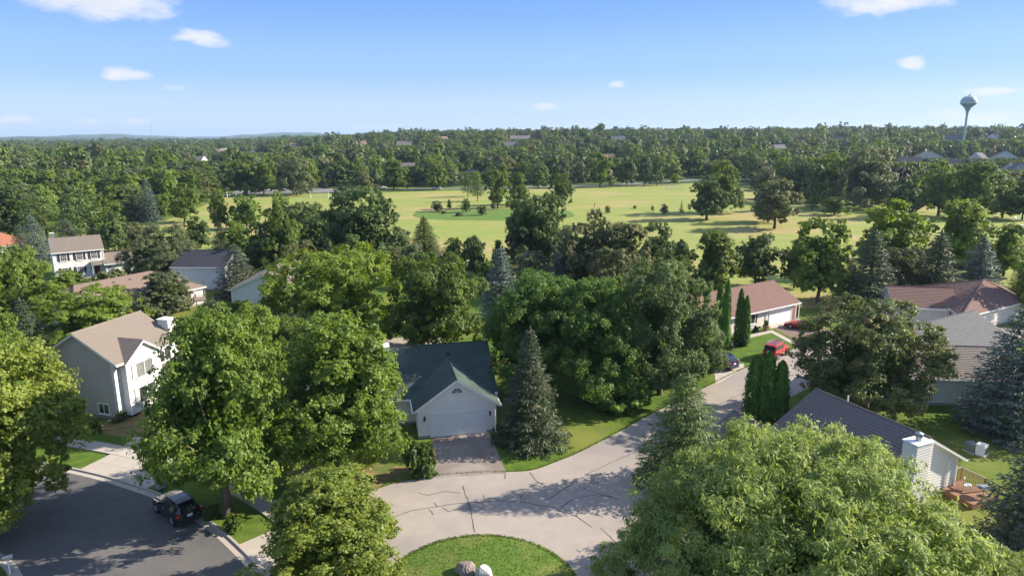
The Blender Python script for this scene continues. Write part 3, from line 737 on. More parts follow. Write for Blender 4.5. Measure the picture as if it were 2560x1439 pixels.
# tar-sealed cracks
def crack(pix, w=.055):
    P = [px_ground(*p) for p in pix]; q = []
    for i in range(len(P) - 1):
        n = max(2, int((P[i + 1] - P[i]).length / .5))
        for j in range(n):
            p = P[i].lerp(P[i + 1], j / n); q.append((p.x + random.uniform(-.05, .05), p.y + random.uniform(-.05, .05)))
    q.append((P[-1].x, P[-1].y)); mb = MB()
    for i in range(len(q) - 1):
        ribbon(q[i:i + 2], -w * random.uniform(.3, .75), w * random.uniform(.3, .75), .020, mb=mb)
    mb.build('tar_seam', M['tar'], court)
for pix in [[(1157, 1214), (1166, 1240), (1176, 1275), (1184, 1310), (1187, 1330)], [(985, 1292), (1030, 1276), (1080, 1268), (1140, 1258), (1210, 1253), (1290, 1252), (1380, 1268), (1440, 1290), (1480, 1318)],
            [(1046, 1232), (1070, 1238), (1110, 1228), (1150, 1232)], [(1106, 1268), (1122, 1278), (1150, 1274), (1176, 1270)], [(1086, 1256), (1093, 1266)], [(1072, 1272), (1083, 1286)], [(1208, 1236), (1214, 1252)],
            [(1325, 1180), (1340, 1200), (1362, 1216)], [(1436, 1204), (1480, 1178), (1540, 1150), (1600, 1125), (1625, 1108)], [(1436, 1204), (1400, 1228), (1368, 1250)], [(1430, 1205), (1470, 1225), (1520, 1240), (1545, 1246)],
            [(1400, 1268), (1440, 1244), (1480, 1238), (1530, 1240)], [(1103, 1184), (1150, 1182), (1215, 1180), (1262, 1182), (1262, 1196)], [(1440, 1290), (1446, 1275)], [(1800, 1008), (1850, 985), (1900, 962), (1960, 934)], [(1300, 1248), (1306, 1236), (1330, 1228)],
            [(1462, 1196), (1480, 1208), (1500, 1206)], [(1476, 1200), (1492, 1204)], [(1780, 1040), (1840, 1010)], [(1500, 1320), (1530, 1345)]]:
    crack(pix)
# driveways
sheet('driveway', [(-6.3, 50.3), (-0.5, 51.0), (-2.3, 59.3), (-7.4, 58.1)], 'drive', .022)
crack([(1172, 1152), (1178, 1170), (1179, 1181)], .05)
g1 = [px_ground(1990, 858), px_ground(2060, 890), px_ground(2010, 780), px_ground(1905, 812)]
sheet('driveway', [(g.x, g.y) for g in (px_ground(1925, 815), px_ground(2000, 857), px_ground(2110, 838), px_ground(1990, 802))], 'brickdrive', .022)
sheet('path', [(g.x, g.y) for g in (px_ground(1870, 838), px_ground(1930, 825), px_ground(2000, 862), px_ground(1992, 866), px_ground(1928, 832), px_ground(1872, 845))], 'concrete', .028)
sheet('path', [(g.x, g.y) for g in (px_ground(1920, 812), px_ground(1995, 796), px_ground(2010, 804), px_ground(1926, 822))], 'concrete', .032)
sheet('driveway', [(g.x, g.y) for g in (px_ground(1785, 925), px_ground(1858, 908), px_ground(1862, 918), px_ground(1790, 962))], 'concrete', .022)
sheet('driveway', [(g.x, g.y) for g in (px_ground(2236, 812), px_ground(2385, 818), px_ground(2420, 872), px_ground(2230, 880))], 'concrete', .022)
# playing field with a watered oval
fb = [(0, 600), (180, 590), (330, 560), (430, 545), (565, 492), (700, 487), (830, 484), (1000, 480), (1250, 473), (1450, 470), (1600, 463), (1730, 458), (1860, 470), (1990, 500), (2200, 505), (2400, 515), (2560, 505), (2700, 505),
      (2700, 700), (2560, 745), (2300, 765), (2120, 772), (1990, 770), (1820, 720), (1690, 690), (1560, 650), (1200, 655), (900, 660), (600, 640), (350, 660), (0, 650)]
sheet('playing_field', [(g.x, g.y) for g in [px_ground(*p) for p in fb]], 'field', .03)
ov = [(1032, 537), (1050, 530), (1110, 527), (1200, 524), (1300, 522), (1400, 524), (1432, 533), (1430, 543), (1370, 549), (1280, 551), (1180, 551), (1090, 549), (1045, 544)]
ovp = smooth_line([px_ground(*p).to_2d() for p in ov], 5, True)
sheet('oval_lawn', [(p.x, p.y) for p in ovp], 'dark_lawn', .05)
for e in ([(1440, 545), (1560, 538), (1760, 541), (1880, 548), (1700, 554), (1500, 552)],):
    sheet('green_patch', [(p.x, p.y) for p in smooth_line([px_ground(*q).to_2d() for q in e], 5, True)], M['field'], .045)
sheet('leaf_bed', [(p.x, p.y) for p in smooth_line([px_ground(*q).to_2d() for q in [(262, 1052), (340, 1030), (420, 1030), (420, 1085), (330, 1092), (256, 1082)]], 5, True)], 'bed', .016)
sheet('leaf_bed', [(p.x, p.y) for p in smooth_line([px_ground(*q).to_2d() for q in [(720, 1168), (830, 1158), (940, 1160), (1085, 1176), (1040, 1190), (960, 1205), (935, 1230), (760, 1215)]], 5, True)], 'bed', .010)
# far side: park road, parking bay and a golf-cart path
pr = [px_ground(*p).to_2d() for p in [(560, 489), (700, 483), (850, 480), (1000, 476), (1250, 470), (1450, 467), (1600, 460), (1760, 450), (1850, 440)]]
ribbon([(p.x, p.y) for p in smooth_line(pr, 4)], 0, 7, .06).build('park_road', M['farroad'], kind='structure')
sheet('parking_bay', [(g.x, g.y) for g in (px_ground(575, 487), px_ground(840, 479), px_ground(830, 471), px_ground(590, 477))], 'farroad', .08)
sheet('path', [(g.x, g.y) for g in (px_ground(1870, 527), px_ground(1990, 531), px_ground(1995, 535), px_ground(1872, 530))], 'concrete', .06)
sheet('path', [(g.x, g.y) for g in (px_ground(2540, 560), px_ground(2600, 563), px_ground(2600, 580), px_ground(2545, 566))], 'concrete', .06)

# ------------------------------------------------------------------ houses
def roof_plane(slab, sh, pts, course=.26, thick=.16, tile=0.0):
    P = [Vector(p) for p in pts]; t = (P[1] - P[0]).normalized()
    n = Vector((0, 0, 0))
    for i in range(1, len(P) - 1): n += (P[i] - P[0]).cross(P[i + 1] - P[0])
    n.normalize()
    if n.z < 0: n = -n
    s_ = n.cross(t)
    if s_.z < 0: s_ = -s_
    q = [((p - P[0]).dot(t), (p - P[0]).dot(s_)) for p in P]
    lo, hi = min(b for a, b in q), max(b for a, b in q); amin, amax = min(a for a, b in q), max(a for a, b in q)
    W3 = lambda a, b, l: P[0] + t * a + s_ * b + n * l
    slab.face([W3(a, b, 0) for a, b in q]); slab.face([W3(a, b, -thick) for a, b in reversed(q)])
    for i in range(len(q)):
        a, b = q[i], q[(i + 1) % len(q)]
        slab.face([W3(*a, -thick), W3(*b, -thick), W3(*b, 0), W3(*a, 0)])
    b = lo; row = 0
    while b < hi - 1e-4:
        b1 = min(b + course, hi); c = clip(q, 1, b, b1)
        if len(c) >= 3:
            if tile:
                a = amin - (tile / 2 if row % 2 else 0)
                while a < amax:
                    cc = clip(c, 0, a + .02, a + tile - .02)
                    if len(cc) >= 3:
                        l0 = .045 + random.uniform(-.012, .012)
                        sh.face([W3(x, y, l0 - (l0 - .006) * (y - b) / course) for x, y in cc])
                        e = [x for x, y in cc if abs(y - b) < 1e-4]
                        if len(e) >= 2: sh.face([W3(min(e), b, .004), W3(max(e), b, .004), W3(max(e), b, l0), W3(min(e), b, l0)])
                    a += tile
            else:
                sh.face([W3(x, y, .046 - .038 * (y - b) / course) for x, y in c])
                e = [x for x, y in c if abs(y - b) < 1e-4]
                if len(e) >= 2: sh.face([W3(min(e), b, .003), W3(max(e), b, .003), W3(max(e), b, .046), W3(min(e), b, .046)])
        b = b1; row += 1
class House:
    def __init__(s, name, label, loc, yaw, siding='white_siding', roof='roof_tan', trim='white', lap=.2, cat='house', group=None):
        s.o = empty(name, (loc[0], loc[1], ground_z(loc[0], loc[1])), R(yaw), label=label, cat=cat, group=group)
        s.siding, s.roofm, s.trim, s.lap = M[siding], M[roof], M[trim], lap
        s.slab, s.sh, s.wall, s.tr, s.fnd = MB(), MB(), MB(), MB(), MB(); s.boards = None; s.course = .26; s.tile = 0
    def face(s, p0, u, poly, lap=True, boards=None):
        """a wall in the vertical plane through p0 along u (outward side is to the right of u); poly in (distance, height)"""
        p0, u = Vector((p0[0], p0[1], 0)), Vector((u[0], u[1], 0)).normalized(); n = Vector((u.y, -u.x, 0))
        W3 = lambda a, z, l=0: p0 + u * a + Vector((0, 0, z)) + n * l
        s.wall.face([W3(a, z) for a, z in poly])
        zlo, zhi = min(z for a, z in poly), max(z for a, z in poly)
        z = zlo + .28 if zlo < .05 else zlo
        if lap:
            while z < zhi - .02:
                c = clip(poly, 1, z, min(z + s.lap, zhi))
                if len(c) >= 3:
                    mb = MB() if boards is not None else s.wall
                    th = .05 if boards is not None else .034
                    mb.face([W3(a, y, th - (th - .008) * (y - z) / s.lap) for a, y in c])
                    e = [a for a, y in c if abs(y - z) < 1e-4]
                    if len(e) >= 2: mb.face([W3(min(e), z, .001), W3(max(e), z, .001), W3(max(e), z, th), W3(min(e), z, th)])
                    if boards is not None: mb.build('siding_board', s.siding, s.o)
                z += s.lap
        if zlo < .05:
            a0, a1 = min(a for a, y in poly), max(a for a, y in poly)
            s.fnd.face([W3(a0, -.3, .02), W3(a1, -.3, .02), W3(a1, .27, .02), W3(a0, .27, .02)])
            s.fnd.face([W3(a0, .27, .02), W3(a1, .27, .02), W3(a1, .27, 0), W3(a0, .27, 0)])
        return W3
    def corner(s, x, y, z1, z0=.27, w=.11): MB().box((x - w / 2 - .02, y - w / 2 - .02, z0), (x + w / 2 + .02, y + w / 2 + .02, z1)).build('corner_board', s.trim, s.o)
    def gut(s, p, q, w=.12, d=.12): MB().bar(p, q, w, d).build('gutter', s.trim, s.o)
    def block(s, x0, x1, y0, y1, eave, ridge, axis='x', over=.45, gables=(True, True), corners=True, lap=True, boards=None, rake=.35, zb=0.0, boardface=None):
        """gabled block; ridge runs along axis"""
        W_, D = x1 - x0, y1 - y0
        if axis == 'x':
            front = [(0, zb), (W_, zb), (W_, eave), (0, eave)]; side = [(0, zb), (D, zb), (D, eave), (D / 2, ridge), (0, eave)]
        else:
            front = [(0, zb), (W_, zb), (W_, eave), (W_ / 2, ridge), (0, eave)]; side = [(0, zb), (D, zb), (D, eave), (0, eave)]
        s.face((x0, y0), (1, 0), front, lap, boards if boardface == 'front' else None); s.face((x1, y0), (0, 1), side, lap)
        s.face((x1, y1), (-1, 0), front, False); s.face((x0, y1), (0, -1), side, lap)
        if corners:
            for x in (x0, x1):
                for y in (y0, y1): s.corner(x, y, eave - .02)
        if axis == 'x':
            sl = (ridge - eave) / (D / 2); e = eave - sl * over; ym = (y0 + y1) / 2
            a, b = x0 - rake, x1 + rake; lift = .10
            roof_plane(s.slab, s.sh, [(a, y0 - over, e + lift), (b, y0 - over, e + lift), (b, ym, ridge + lift), (a, ym, ridge + lift)], s.course, tile=s.tile)
            roof_plane(s.slab, s.sh, [(b, y1 + over, e + lift), (a, y1 + over, e + lift), (a, ym, ridge + lift), (b, ym, ridge + lift)], s.course, tile=s.tile)
            s.sh.bar((a, ym, ridge + lift + .02), (b, ym, ridge + lift + .02), .22, .05, up=(0, 1, 0))
            s.gut((a, y0 - over - .06, e + lift - .09), (b, y0 - over - .06, e + lift - .09))
            s.gut((a, y1 + over + .06, e + lift - .09), (b, y1 + over + .06, e + lift - .09))
        else:
            sl = (ridge - eave) / (W_ / 2); e = eave - sl * over; xm = (x0 + x1) / 2
            a, b = y0 - rake, y1 + rake; lift = .10
            roof_plane(s.slab, s.sh, [(x0 - over, b, e + lift), (x0 - over, a, e + lift), (xm, a, ridge + lift), (xm, b, ridge + lift)], s.course, tile=s.tile)
            roof_plane(s.slab, s.sh, [(x1 + over, a, e + lift), (x1 + over, b, e + lift), (xm, b, ridge + lift), (xm, a, ridge + lift)], s.course, tile=s.tile)
            s.sh.bar((xm, a, ridge + lift + .02), (xm, b, ridge + lift + .02), .22, .05, up=(1, 0, 0))
            s.gut((x0 - over - .06, a, e + lift - .09), (x0 - over - .06, b, e + lift - .09))
            s.gut((x1 + over + .06, a, e + lift - .09), (x1 + over + .06, b, e + lift - .09))
    def hip(s, x0, x1, y0, y1, eave, ridge, over=.5, hipw=None, walls=True, lap=True, left_gable=False):
        if walls:
            W_, D = x1 - x0, y1 - y0
            s.face((x0, y0), (1, 0), [(0, 0), (W_, 0), (W_, eave), (0, eave)], lap); s.face((x1, y0), (0, 1), [(0, 0), (D, 0), (D, eave), (0, eave)], lap)
            s.face((x1, y1), (-1, 0), [(0, 0), (W_, 0), (W_, eave), (0, eave)], False); s.face((x0, y1), (0, -1), [(0, 0), (D, 0), (D, eave), (0, eave)], lap)
            for x in (x0, x1):
                for y in (y0, y1): s.corner(x, y, eave - .02)
        a, b, c, d = x0 - over, x1 + over, y0 - over, y1 + over; ym = (c + d) / 2; h = hipw if hipw is not None else (d - c) / 2
        e, r = eave + .06, ridge + .1
        A, B, Cc, D_ = (a, c, e), (b, c, e), (b, d, e), (a, d, e); r0, r1 = (a + (0 if left_gable else h), ym, r), (b - h, ym, r)
        for pl in ([A, B, r1, r0], [Cc, D_, r0, r1], [B, Cc, r1]) + (() if left_gable else ([D_, A, r0],)): roof_plane(s.slab, s.sh, pl, s.course, tile=s.tile)
        for p, q in ((r0, r1), (B, r1), (Cc, r1)) + (() if left_gable else ((A, r0), (D_, r0))): s.sh.bar(Vector(p) + Vector((0, 0, .04)), Vector(q) + Vector((0, 0, .04)), .2, .05)
        for p, q in ((A, B), (B, Cc), (Cc, D_), (D_, A)): s.gut(Vector(p) - Vector((0, 0, .10)), Vector(q) - Vector((0, 0, .10)))
    def window(s, p0, u, a, z, w, h, kind='slide', shutters=None, glass='glass'):
        p0, u = Vector((p0[0], p0[1], 0)), Vector((u[0], u[1], 0)).normalized(); n = Vector((u.y, -u.x, 0))
        m4 = Matrix((u, n, Vector((0, 0, 1)))).transposed().to_4x4(); m4.translation = p0 + u * a + Vector((0, 0, z))
        f = MB(); t = .09; x0, x1 = 0, w
        for A, B in (((-t, .0, -t), (0, .10, h + t)), ((w, .0, -t), (w + t, .10, h + t)), ((0, .0, -t), (w, .10, 0)), ((0, .0, h), (w, .10, h + t))): f.box(A, B, 0, m4)
        f.box((-t - .04, .0, -t - .05), (w + t + .04, .14, -t), 0, m4)
        if kind == 'slide' or kind == 'grid': f.box((w / 2 - .03, .035, 0), (w / 2 + .03, .09, h), 0, m4) if kind == 'slide' else None
        if kind in ('hung', 'grid'): f.box((0, .035, h / 2 - .03), (w, .09, h / 2 + .03), 0, m4)
        if kind == 'grid':
            for k in range(1, 3): f.box((w * k / 3 - .014, .05, 0), (w * k / 3 + .014, .075, h), 0, m4)
            for k in (1, 3): f.box((0, .05, h * k / 4 - .014), (w, .075, h * k / 4 + .014), 0, m4)
        fo = f.build('window', s.trim, s.o)
        halves = [((0, 0), (w / 2, h)), ((w / 2, 0), (w, h))] if kind == 'slide' else [((0, 0), (w, h / 2)), ((0, h / 2), (w, h))] if kind in ('hung', 'grid') else [((0, 0), (w, h))]
        for (a0, b0), (a1, b1) in halves:
            MB().box((a0 + .005, .036, b0 + .005), (a1 - .005, .044, b1 - .005), 0, m4).build('pane', M[glass], fo)
        if shutters:
            for A in ((-t - .42, -t - .02), (w + t + .02, w + t + .42)):
                b = MB(); b.box((A[0], .03, -.05), (A[1], .07, h + .05), 0, m4)
                for k in range(int(h / .14)): b.box((A[0] + .05, .07, .02 + k * .14), (A[1] - .05, .085, .10 + k * .14), 0, m4)
                b.build('shutter', M[shutters], s.o)
        return fo
    def garage(s, p0, u, a, w, h=2.15, panels=8, m='white', z=.05):
        p0, u = Vector((p0[0], p0[1], 0)), Vector((u[0], u[1], 0)).normalized(); n = Vector((u.y, -u.x, 0))
        m4 = Matrix((u, n, Vector((0, 0, 1)))).transposed().to_4x4(); m4.translation = p0 + u * a + Vector((0, 0, z))
        f = MB(); f.box((-.14, 0, 0), (0, .09, h + .14), 0, m4); f.box((w, 0, 0), (w + .14, .09, h + .14), 0, m4); f.box((0, 0, h), (w, .09, h + .14), 0, m4)
        f.build('door_frame', s.trim, s.o)
        d = MB().box((0, .0, 0), (w, .036, h), 0, m4).build('garage_door', M[m], s.o)
        for r in range(4):
            b = MB(); z0, z1 = h * r / 4 + .012, h * (r + 1) / 4 - .012
            b.box((.01, .036, z0), (w - .01, .052, z1), 0, m4)
            for k in range(panels): b.box((w * k / panels + .09, .052, z0 + .08), (w * (k + 1) / panels - .09, .060, z1 - .08), 0, m4)
            b.build('panel', M[m], d)
        return d
    def door(s, p0, u, a, m='door_red', w=.95, h=2.1, z=.15):
        p0, u = Vector((p0[0], p0[1], 0)), Vector((u[0], u[1], 0)).normalized(); n = Vector((u.y, -u.x, 0))
        m4 = Matrix((u, n, Vector((0, 0, 1)))).transposed().to_4x4(); m4.translation = p0 + u * a + Vector((0, 0, z))
        f = MB(); f.box((-.1, 0, 0), (0, .1, h + .1), 0, m4); f.box((w, 0, 0), (w + .1, .1, h + .1), 0, m4); f.box((0, 0, h), (w, .1, h + .1), 0, m4); f.build('door_frame', s.trim, s.o)
        b = MB().box((0, .01, 0), (w, .06, h), 0, m4); 
        for k in (0, 1):
            for j in (0, 1): b.box((.1 + k * .42, .06, .15 + j * 1.0), (.42 + k * .42, .072, .95 + j * 1.0), 0, m4)
        d = b.build('door', M[m], s.o); MB().box((w - .12, .07, .95), (w - .06, .12, 1.05), 0, m4).build('handle', M['metal'], d)
    def lamp(s, p0, u, a, z):
        p0, u = Vector((p0[0], p0[1], 0)), Vector((u[0], u[1], 0)).normalized(); n = Vector((u.y, -u.x, 0))
        c = p0 + u * a + Vector((0, 0, z)) + n * .14
        MB().lathe([(.02, -.28), (.07, -.2), (.10, .08), (.13, .10), (.03, .22)], 8, c).bar(c - n * .13 + Vector((0, 0, -.05)), c + Vector((0, 0, -.05)), .05).build('wall_lamp', M['lamp_black'], s.o)
    def spout(s, x, y, z1, kick=(0, -1)):
        b = MB(); b.bar((x, y, .15), (x, y, z1), .08); b.bar((x, y, .16), (x + kick[0] * .9, y + kick[1] * .9, .05), .08); b.build('downspout', s.trim, s.o)
    def chimney(s, x0, x1, y0, y1, z0, z1, m=None, cap='metal', pot=True):
        c = MB().box((x0, y0, z0), (x1, y1, z1)).build('chimney', m or s.siding, s.o)
        MB().box((x0 - .08, y0 - .08, z1 + .002), (x1 + .08, y1 + .08, z1 + .09)).build('cap', s.trim, c)
        if pot: MB().lathe([(.2, 0), (.2, .28), (.27, .30), (.27, .45), (.2, .47), (.29, .52), (.29, .56), (.05, .68)], 12, ((x0 + x1) / 2, (y0 + y1) / 2, z1 + .08)).build('flue', M[cap], c)
        return c
    def vents(s, pts):
        for p in pts: MB().box((p[0] - .15, p[1] - .15, p[2] - .1), (p[0] + .15, p[1] + .15, p[2] + .22)).build('roof_vent', M['shutter'], s.o)
    def done(s):
        if s.wall.f: s.wall.build('wall', s.siding, s.o)
        if s.fnd.f: s.fnd.build('foundation', M['foundation'], s.o)
        r = s.slab.build('roof', s.trim, s.o)
        if s.sh.f: s.sh.build('shingles', s.roofm, r, kind='stuff')
        if s.tr.f: s.tr.build('trim', s.trim, s.o)
        return s.o

# H1: two-storey house lower left; local x along the grey gable wall, y away from the camera
h = House('house', 'two storey house with grey gable wall, tan roof and white front bay, lower left', (-45.8, 64.0), -14.5, 'grey_siding', 'roof_tan', lap=.22)
h.block(0, 7.9, 0, 7.9, 6.1, 8.45, 'y', over=.75, rake=.45)
h.window((0, 0), (1, 0), 2.1, .55, 1.15, .95); h.window((0, 0), (1, 0), 5.6, .55, 1.15, .95)
h.spout(7.75, -.08, 6.0, (-.9, -.5)); h.spout(-.05, .1, 6.0, (-.3, -.5))
# white projecting front bay with its own gable (faces right, into the sun)
white = House('front_bay', None, (0, 0), 0, 'white_siding', 'roof_tan', lap=.2, cat=None)
white.o.parent = h.o; white.o.name = 'front_bay'; white.o.location = (0, 0, 0); white.o.rotation_euler = (0, 0, 0)
def white_wall(x, y0, y1, z0, z1, peak=None):
    D = y1 - y0; poly = [(0, z0), (D, z0), (D, z1)] + ([(D / 2, peak)] if peak else []) + [(0, z1)]
    return white.face((x, y0), (0, 1), poly)
white_wall(7.93, .12, .7, .3, 6.0); white_wall(7.93, 5.0, 7.85, .3, 5.9)
white.face((7.92, .7), (1, 0), [(0, .3), (.75, .3), (.75, 5.6), (0, 5.6)]); white.face((8.67, 5.0), (-1, 0), [(0, .3), (.75, .3), (.75, 5.6), (0, 5.6)])
white_wall(8.67, .7, 5.0, .3, 5.75, 7.1)
for y in (.7, 5.0): MB().box((8.60, y - .06, .3), (8.72, y + .06, 5.7)).build('corner_board', M['white'], white.o)
white.wall.build('siding', M['white_siding'], white.o); pass
slab, shg = MB(), MB()
roof_plane(slab, shg, [(9.05, .3, 5.55), (5.4, .3, 5.55), (5.4, 2.85, 7.35), (9.05, 2.85, 7.35)]); roof_plane(slab, shg, [(5.4, 5.4, 5.55), (9.05, 5.4, 5.55), (9.05, 2.85, 7.35), (5.4, 2.85, 7.35)])
r_ = slab.build('bay_roof', M['white'], white.o); shg.build('shingles', M['roof_tan'], r_, kind='stuff') if False else None
so = shg.build('bay_shingles', M['roof_tan'], white.o, kind='stuff')
h.window((8.70, .7), (0, 1), 1.1, 3.75, 2.1, 1.45, 'slide', 'shutter_pale', 'curtain'); h.window((8.70, .7), (0, 1), 1.1, 1.15, 2.1, 1.55, 'slide', 'shutter_pale')
h.window((7.96, 5.0), (0, 1), .6, 3.95, 1.7, 1.5, 'slide', 'shutter_pale')
slab, shg = MB(), MB()
roof_plane(slab, shg, [(9.8, 5.1, 3.0), (9.8, 8.4, 3.0), (8.0, 8.4, 3.8), (8.0, 5.1, 3.8)]); slab.build('porch_roof', M['white'], h.o); shg.build('porch_shingles', M['roof_tan'], h.o, kind='stuff')
for y in (5.3, 8.2): MB().box((9.45, y - .07, 0), (9.6, y + .07, 2.9)).build('porch_post', M['white'], h.o)
h.chimney(6.1, 7.4, 8.1, 9.2, 0, 7.8, M['white_siding'], pot=False)
# lower wing beyond
h.block(4.0, 11.0, 9.4, 15.4, 4.1, 5.9, 'x', over=.4, rake=.3)
h.done()

# H2: white colonial, upper left
h = House('house', 'white two storey colonial with dark shutters, a red front door and an attached low garage', (-86.5, 126.9), 36.3, 'white_siding', 'roof_tan', lap=.25)
h.block(0, 8.2, 0, 7.4, 5.5, 7.6, 'x', over=.3, rake=.25)
for a in (1.15, 3.75, 6.15): h.window((0, 0), (1, 0), a, 3.75, .95, 1.35, 'grid', 'shutter')
for a in (1.15, 3.6): h.window((0, 0), (1, 0), a, 1.0, .95, 1.35, 'grid', 'shutter')
h.door((0, 0), (1, 0), 6.4)
h.block(8.22, 14.4, -1.2, 5.6, 2.7, 4.1, 'x', over=.5, rake=.3, corners=False)
h.garage((8.22, -1.2), (1, 0), 1.2, 4.5)
h.lamp((0, 0), (1, 0), 6.0, 2.0); h.lamp((8.22, -1.2), (1, 0), .6, 2.0)
slab, shg = MB(), MB(); roof_plane(slab, shg, [(5.9, -1.2, 2.7), (8.2, -1.2, 2.7), (8.2, -.02, 3.2), (5.9, -.02, 3.2)]); slab.build('porch_roof', M['white'], h.o); shg.build('porch_shingles', M['roof_tan'], h.o, kind='stuff')
MB().box((6.0, -1.1, 0), (6.12, -.98, 2.6)).build('porch_post', M['white'], h.o)
h.chimney(.3, .9, 6.2, 6.9, 6.0, 8.4, M['metal'], pot=False)
h.done()

# H3: brown ranch in front of the colonial
h = House('house', 'long low ranch house with brown shingle roof and a timber deck at its right end', (-63.9, 99.0), 61.0, 'white_siding', 'roof_brown')
h.hip(-5, 15.0, -6.8, 6.8, 2.8, 5.4, over=.5, hipw=4.5, left_gable=False)
h.vents([(1.5 + 2.6 * k, -1.2, 4.95) for k in range(4)])
h.window((-5, -6.8), (1, 0), 16.5, 1.0, 1.4, 1.2)
h.done()
# deck
dk = empty('deck', (-52.2, 103.2, 0), R(25), label='weathered timber deck with railings at the end of the brown ranch house', cat='deck')
MB().box((0, 0, 1.35), (4.2, 3.4, 1.5)).build('platform', M['wood_grey'], dk)
for x in (0.05, 2.1, 4.15):
    for y in (.05, 3.35): MB().box((x - .07, y - .07, 0), (x + .07, y + .07, 2.5)).build('post', M['wood_grey'], dk)
MB().bar((0, .05, 2.45), (4.2, .05, 2.45), .1).bar((4.15, .05, 2.45), (4.15, 3.4, 2.45), .1).bar((0, 3.35, 2.45), (4.2, 3.35, 2.45), .1).build('handrail', M['wood_grey'], dk)
bal = MB().box((-.02, -.02, 0), (.02, .02, .85)).mesh('baluster', M['wood_grey'])
for k in range(20): add('baluster', bal, dk, (.15 + k * .2, .05, 1.52))
for k in range(16): add('baluster', bal, dk, (4.15, .2 + k * .2, 1.52))

# H4: blue-grey garage with dark roof
h = House('house', 'pale blue grey house with dark roof behind the weeping tree', (-60.3, 119.0), -3.0, 'blue_siding', 'roof_navy')
h.block(0, 9.5, 0, 8.5, 4.3, 6.4, 'x', over=.35, rake=.3)
h.spout(1.9, -.1, 4.2, (.2, -1)); h.spout(5.2, -.1, 2.0, (.2, -1))
h.done()
# H5: white gabled house
h = House('house', 'white gabled house with light tan roof left of the lime green tree', (-45.3, 107.5), 3.0, 'pale_siding', 'roof_tan')
h.block(0, 10.4, 0, 12, 2.7, 4.9, 'y', over=.4, rake=.4)
h.door((0, 0), (1, 0), 9.0, 'white')
h.done()
# far left red roof
h = House('house', 'house with clay red roof at the far left edge beside the blue spruces', (-122.5, 151.0), -33.0, 'white_siding', 'roof_clay')
h.hip(-9, 6.4, 0, 11, 2.8, 5.8, over=.5, hipw=3.5)
h.vents([(k * 1.5 - 5, 6.8, 5.4) for k in range(6)])
h.door((0, 0), (1, 0), 3, 'white'); h.window((0, 0), (1, 0), -3, 1, 1.4, 1.2)
h.done()

# H7: centre house with dark green roof; local x along its garage front
h = House('house', 'house with dark green roof, pale garage gable and half round window, centre foreground', (-8.5, 57.5), 12.1, 'cream_siding', 'roof_green', lap=.19)
h.block(0, 7.06, 0, 7.0, 2.95, 5.4, 'y', over=.45, rake=.35)
h.garage((0, 0), (1, 0), 1.15, 4.95, 2.2)
h.lamp((0, 0), (1, 0), .55, 1.95); h.lamp((0, 0), (1, 0), 6.55, 1.95)
# half-round window
fm = MB(); c0 = Vector((3.55, 0, 4.15)); n = 14
arc = lambda r, y: [Vector((c0.x + r * math.cos(math.pi * k / n), y, c0.z + r * math.sin(math.pi * k / n))) for k in range(n + 1)]
o1, o0, i1 = arc(.60, -.10), arc(.60, .0), arc(.47, -.10)
for k in range(n):
    fm.face([o1[k], o1[k + 1], i1[k + 1], i1[k]]); fm.face([o0[k], o0[k + 1], o1[k + 1], o1[k]])
    i0 = arc(.47, -.03); fm.face([i1[k], i1[k + 1], i0[k + 1], i0[k]])
fm.box((c0.x - .62, -.11, c0.z - .10), (c0.x + .62, 0, c0.z)); fm.bar((c0.x, -.06, c0.z), (c0.x, -.06, c0.z + .47), .035); fm.bar((c0.x, -.06, c0.z), (c0.x - .33, -.06, c0.z + .33), .03); fm.bar((c0.x, -.06, c0.z), (c0.x + .33, -.06, c0.z + .33), .03)
wo_ = fm.build('window', M['white'], h.o)
g_ = MB(); g_.face([p for p in arc(.47, -.045)]); g_.build('pane', M['glass'], wo_)
# main body behind with ridge parallel to the street
h.block(-9.6, 7.5, 3.4, 12.6, 3.0, 6.2, 'x', over=.5, rake=.35)
h.chimney(-3.4, -2.2, 6.2, 7.4, 3, 6.9, M['cream_siding'], pot=False)
h.vents([(3.6, 6.9, 6.1 - .5)])
h.window((-9.6, 3.4), (1, 0), 6.4, .9, 1.5, 1.4); h.window((-9.6, 3.4), (1, 0), 2.4, .9, 1.5, 1.4)
h.spout(6.98, -.1, 2.6, (.3, -.6))
h.done()

# H8: glimpse of a white house among the trees at left centre, and one behind the centre trees
h = House('house', 'white house mostly hidden behind the two big maples left of centre', (-32.5, 77.0), 8.0, 'white_siding', 'roof_brown')
h.block(0, 11, 0, 8, 3.0, 5.2, 'x'); h.window((0, 0), (1, 0), 2, 1, 1.6, 1.3); h.window((0, 0), (1, 0), 7, 1, 1.6, 1.3); h.done()
sheet('driveway', [(-17.5, 76), (-8.0, 77.5), (-9.5, 90), (-17.5, 89)], 'court', .02)

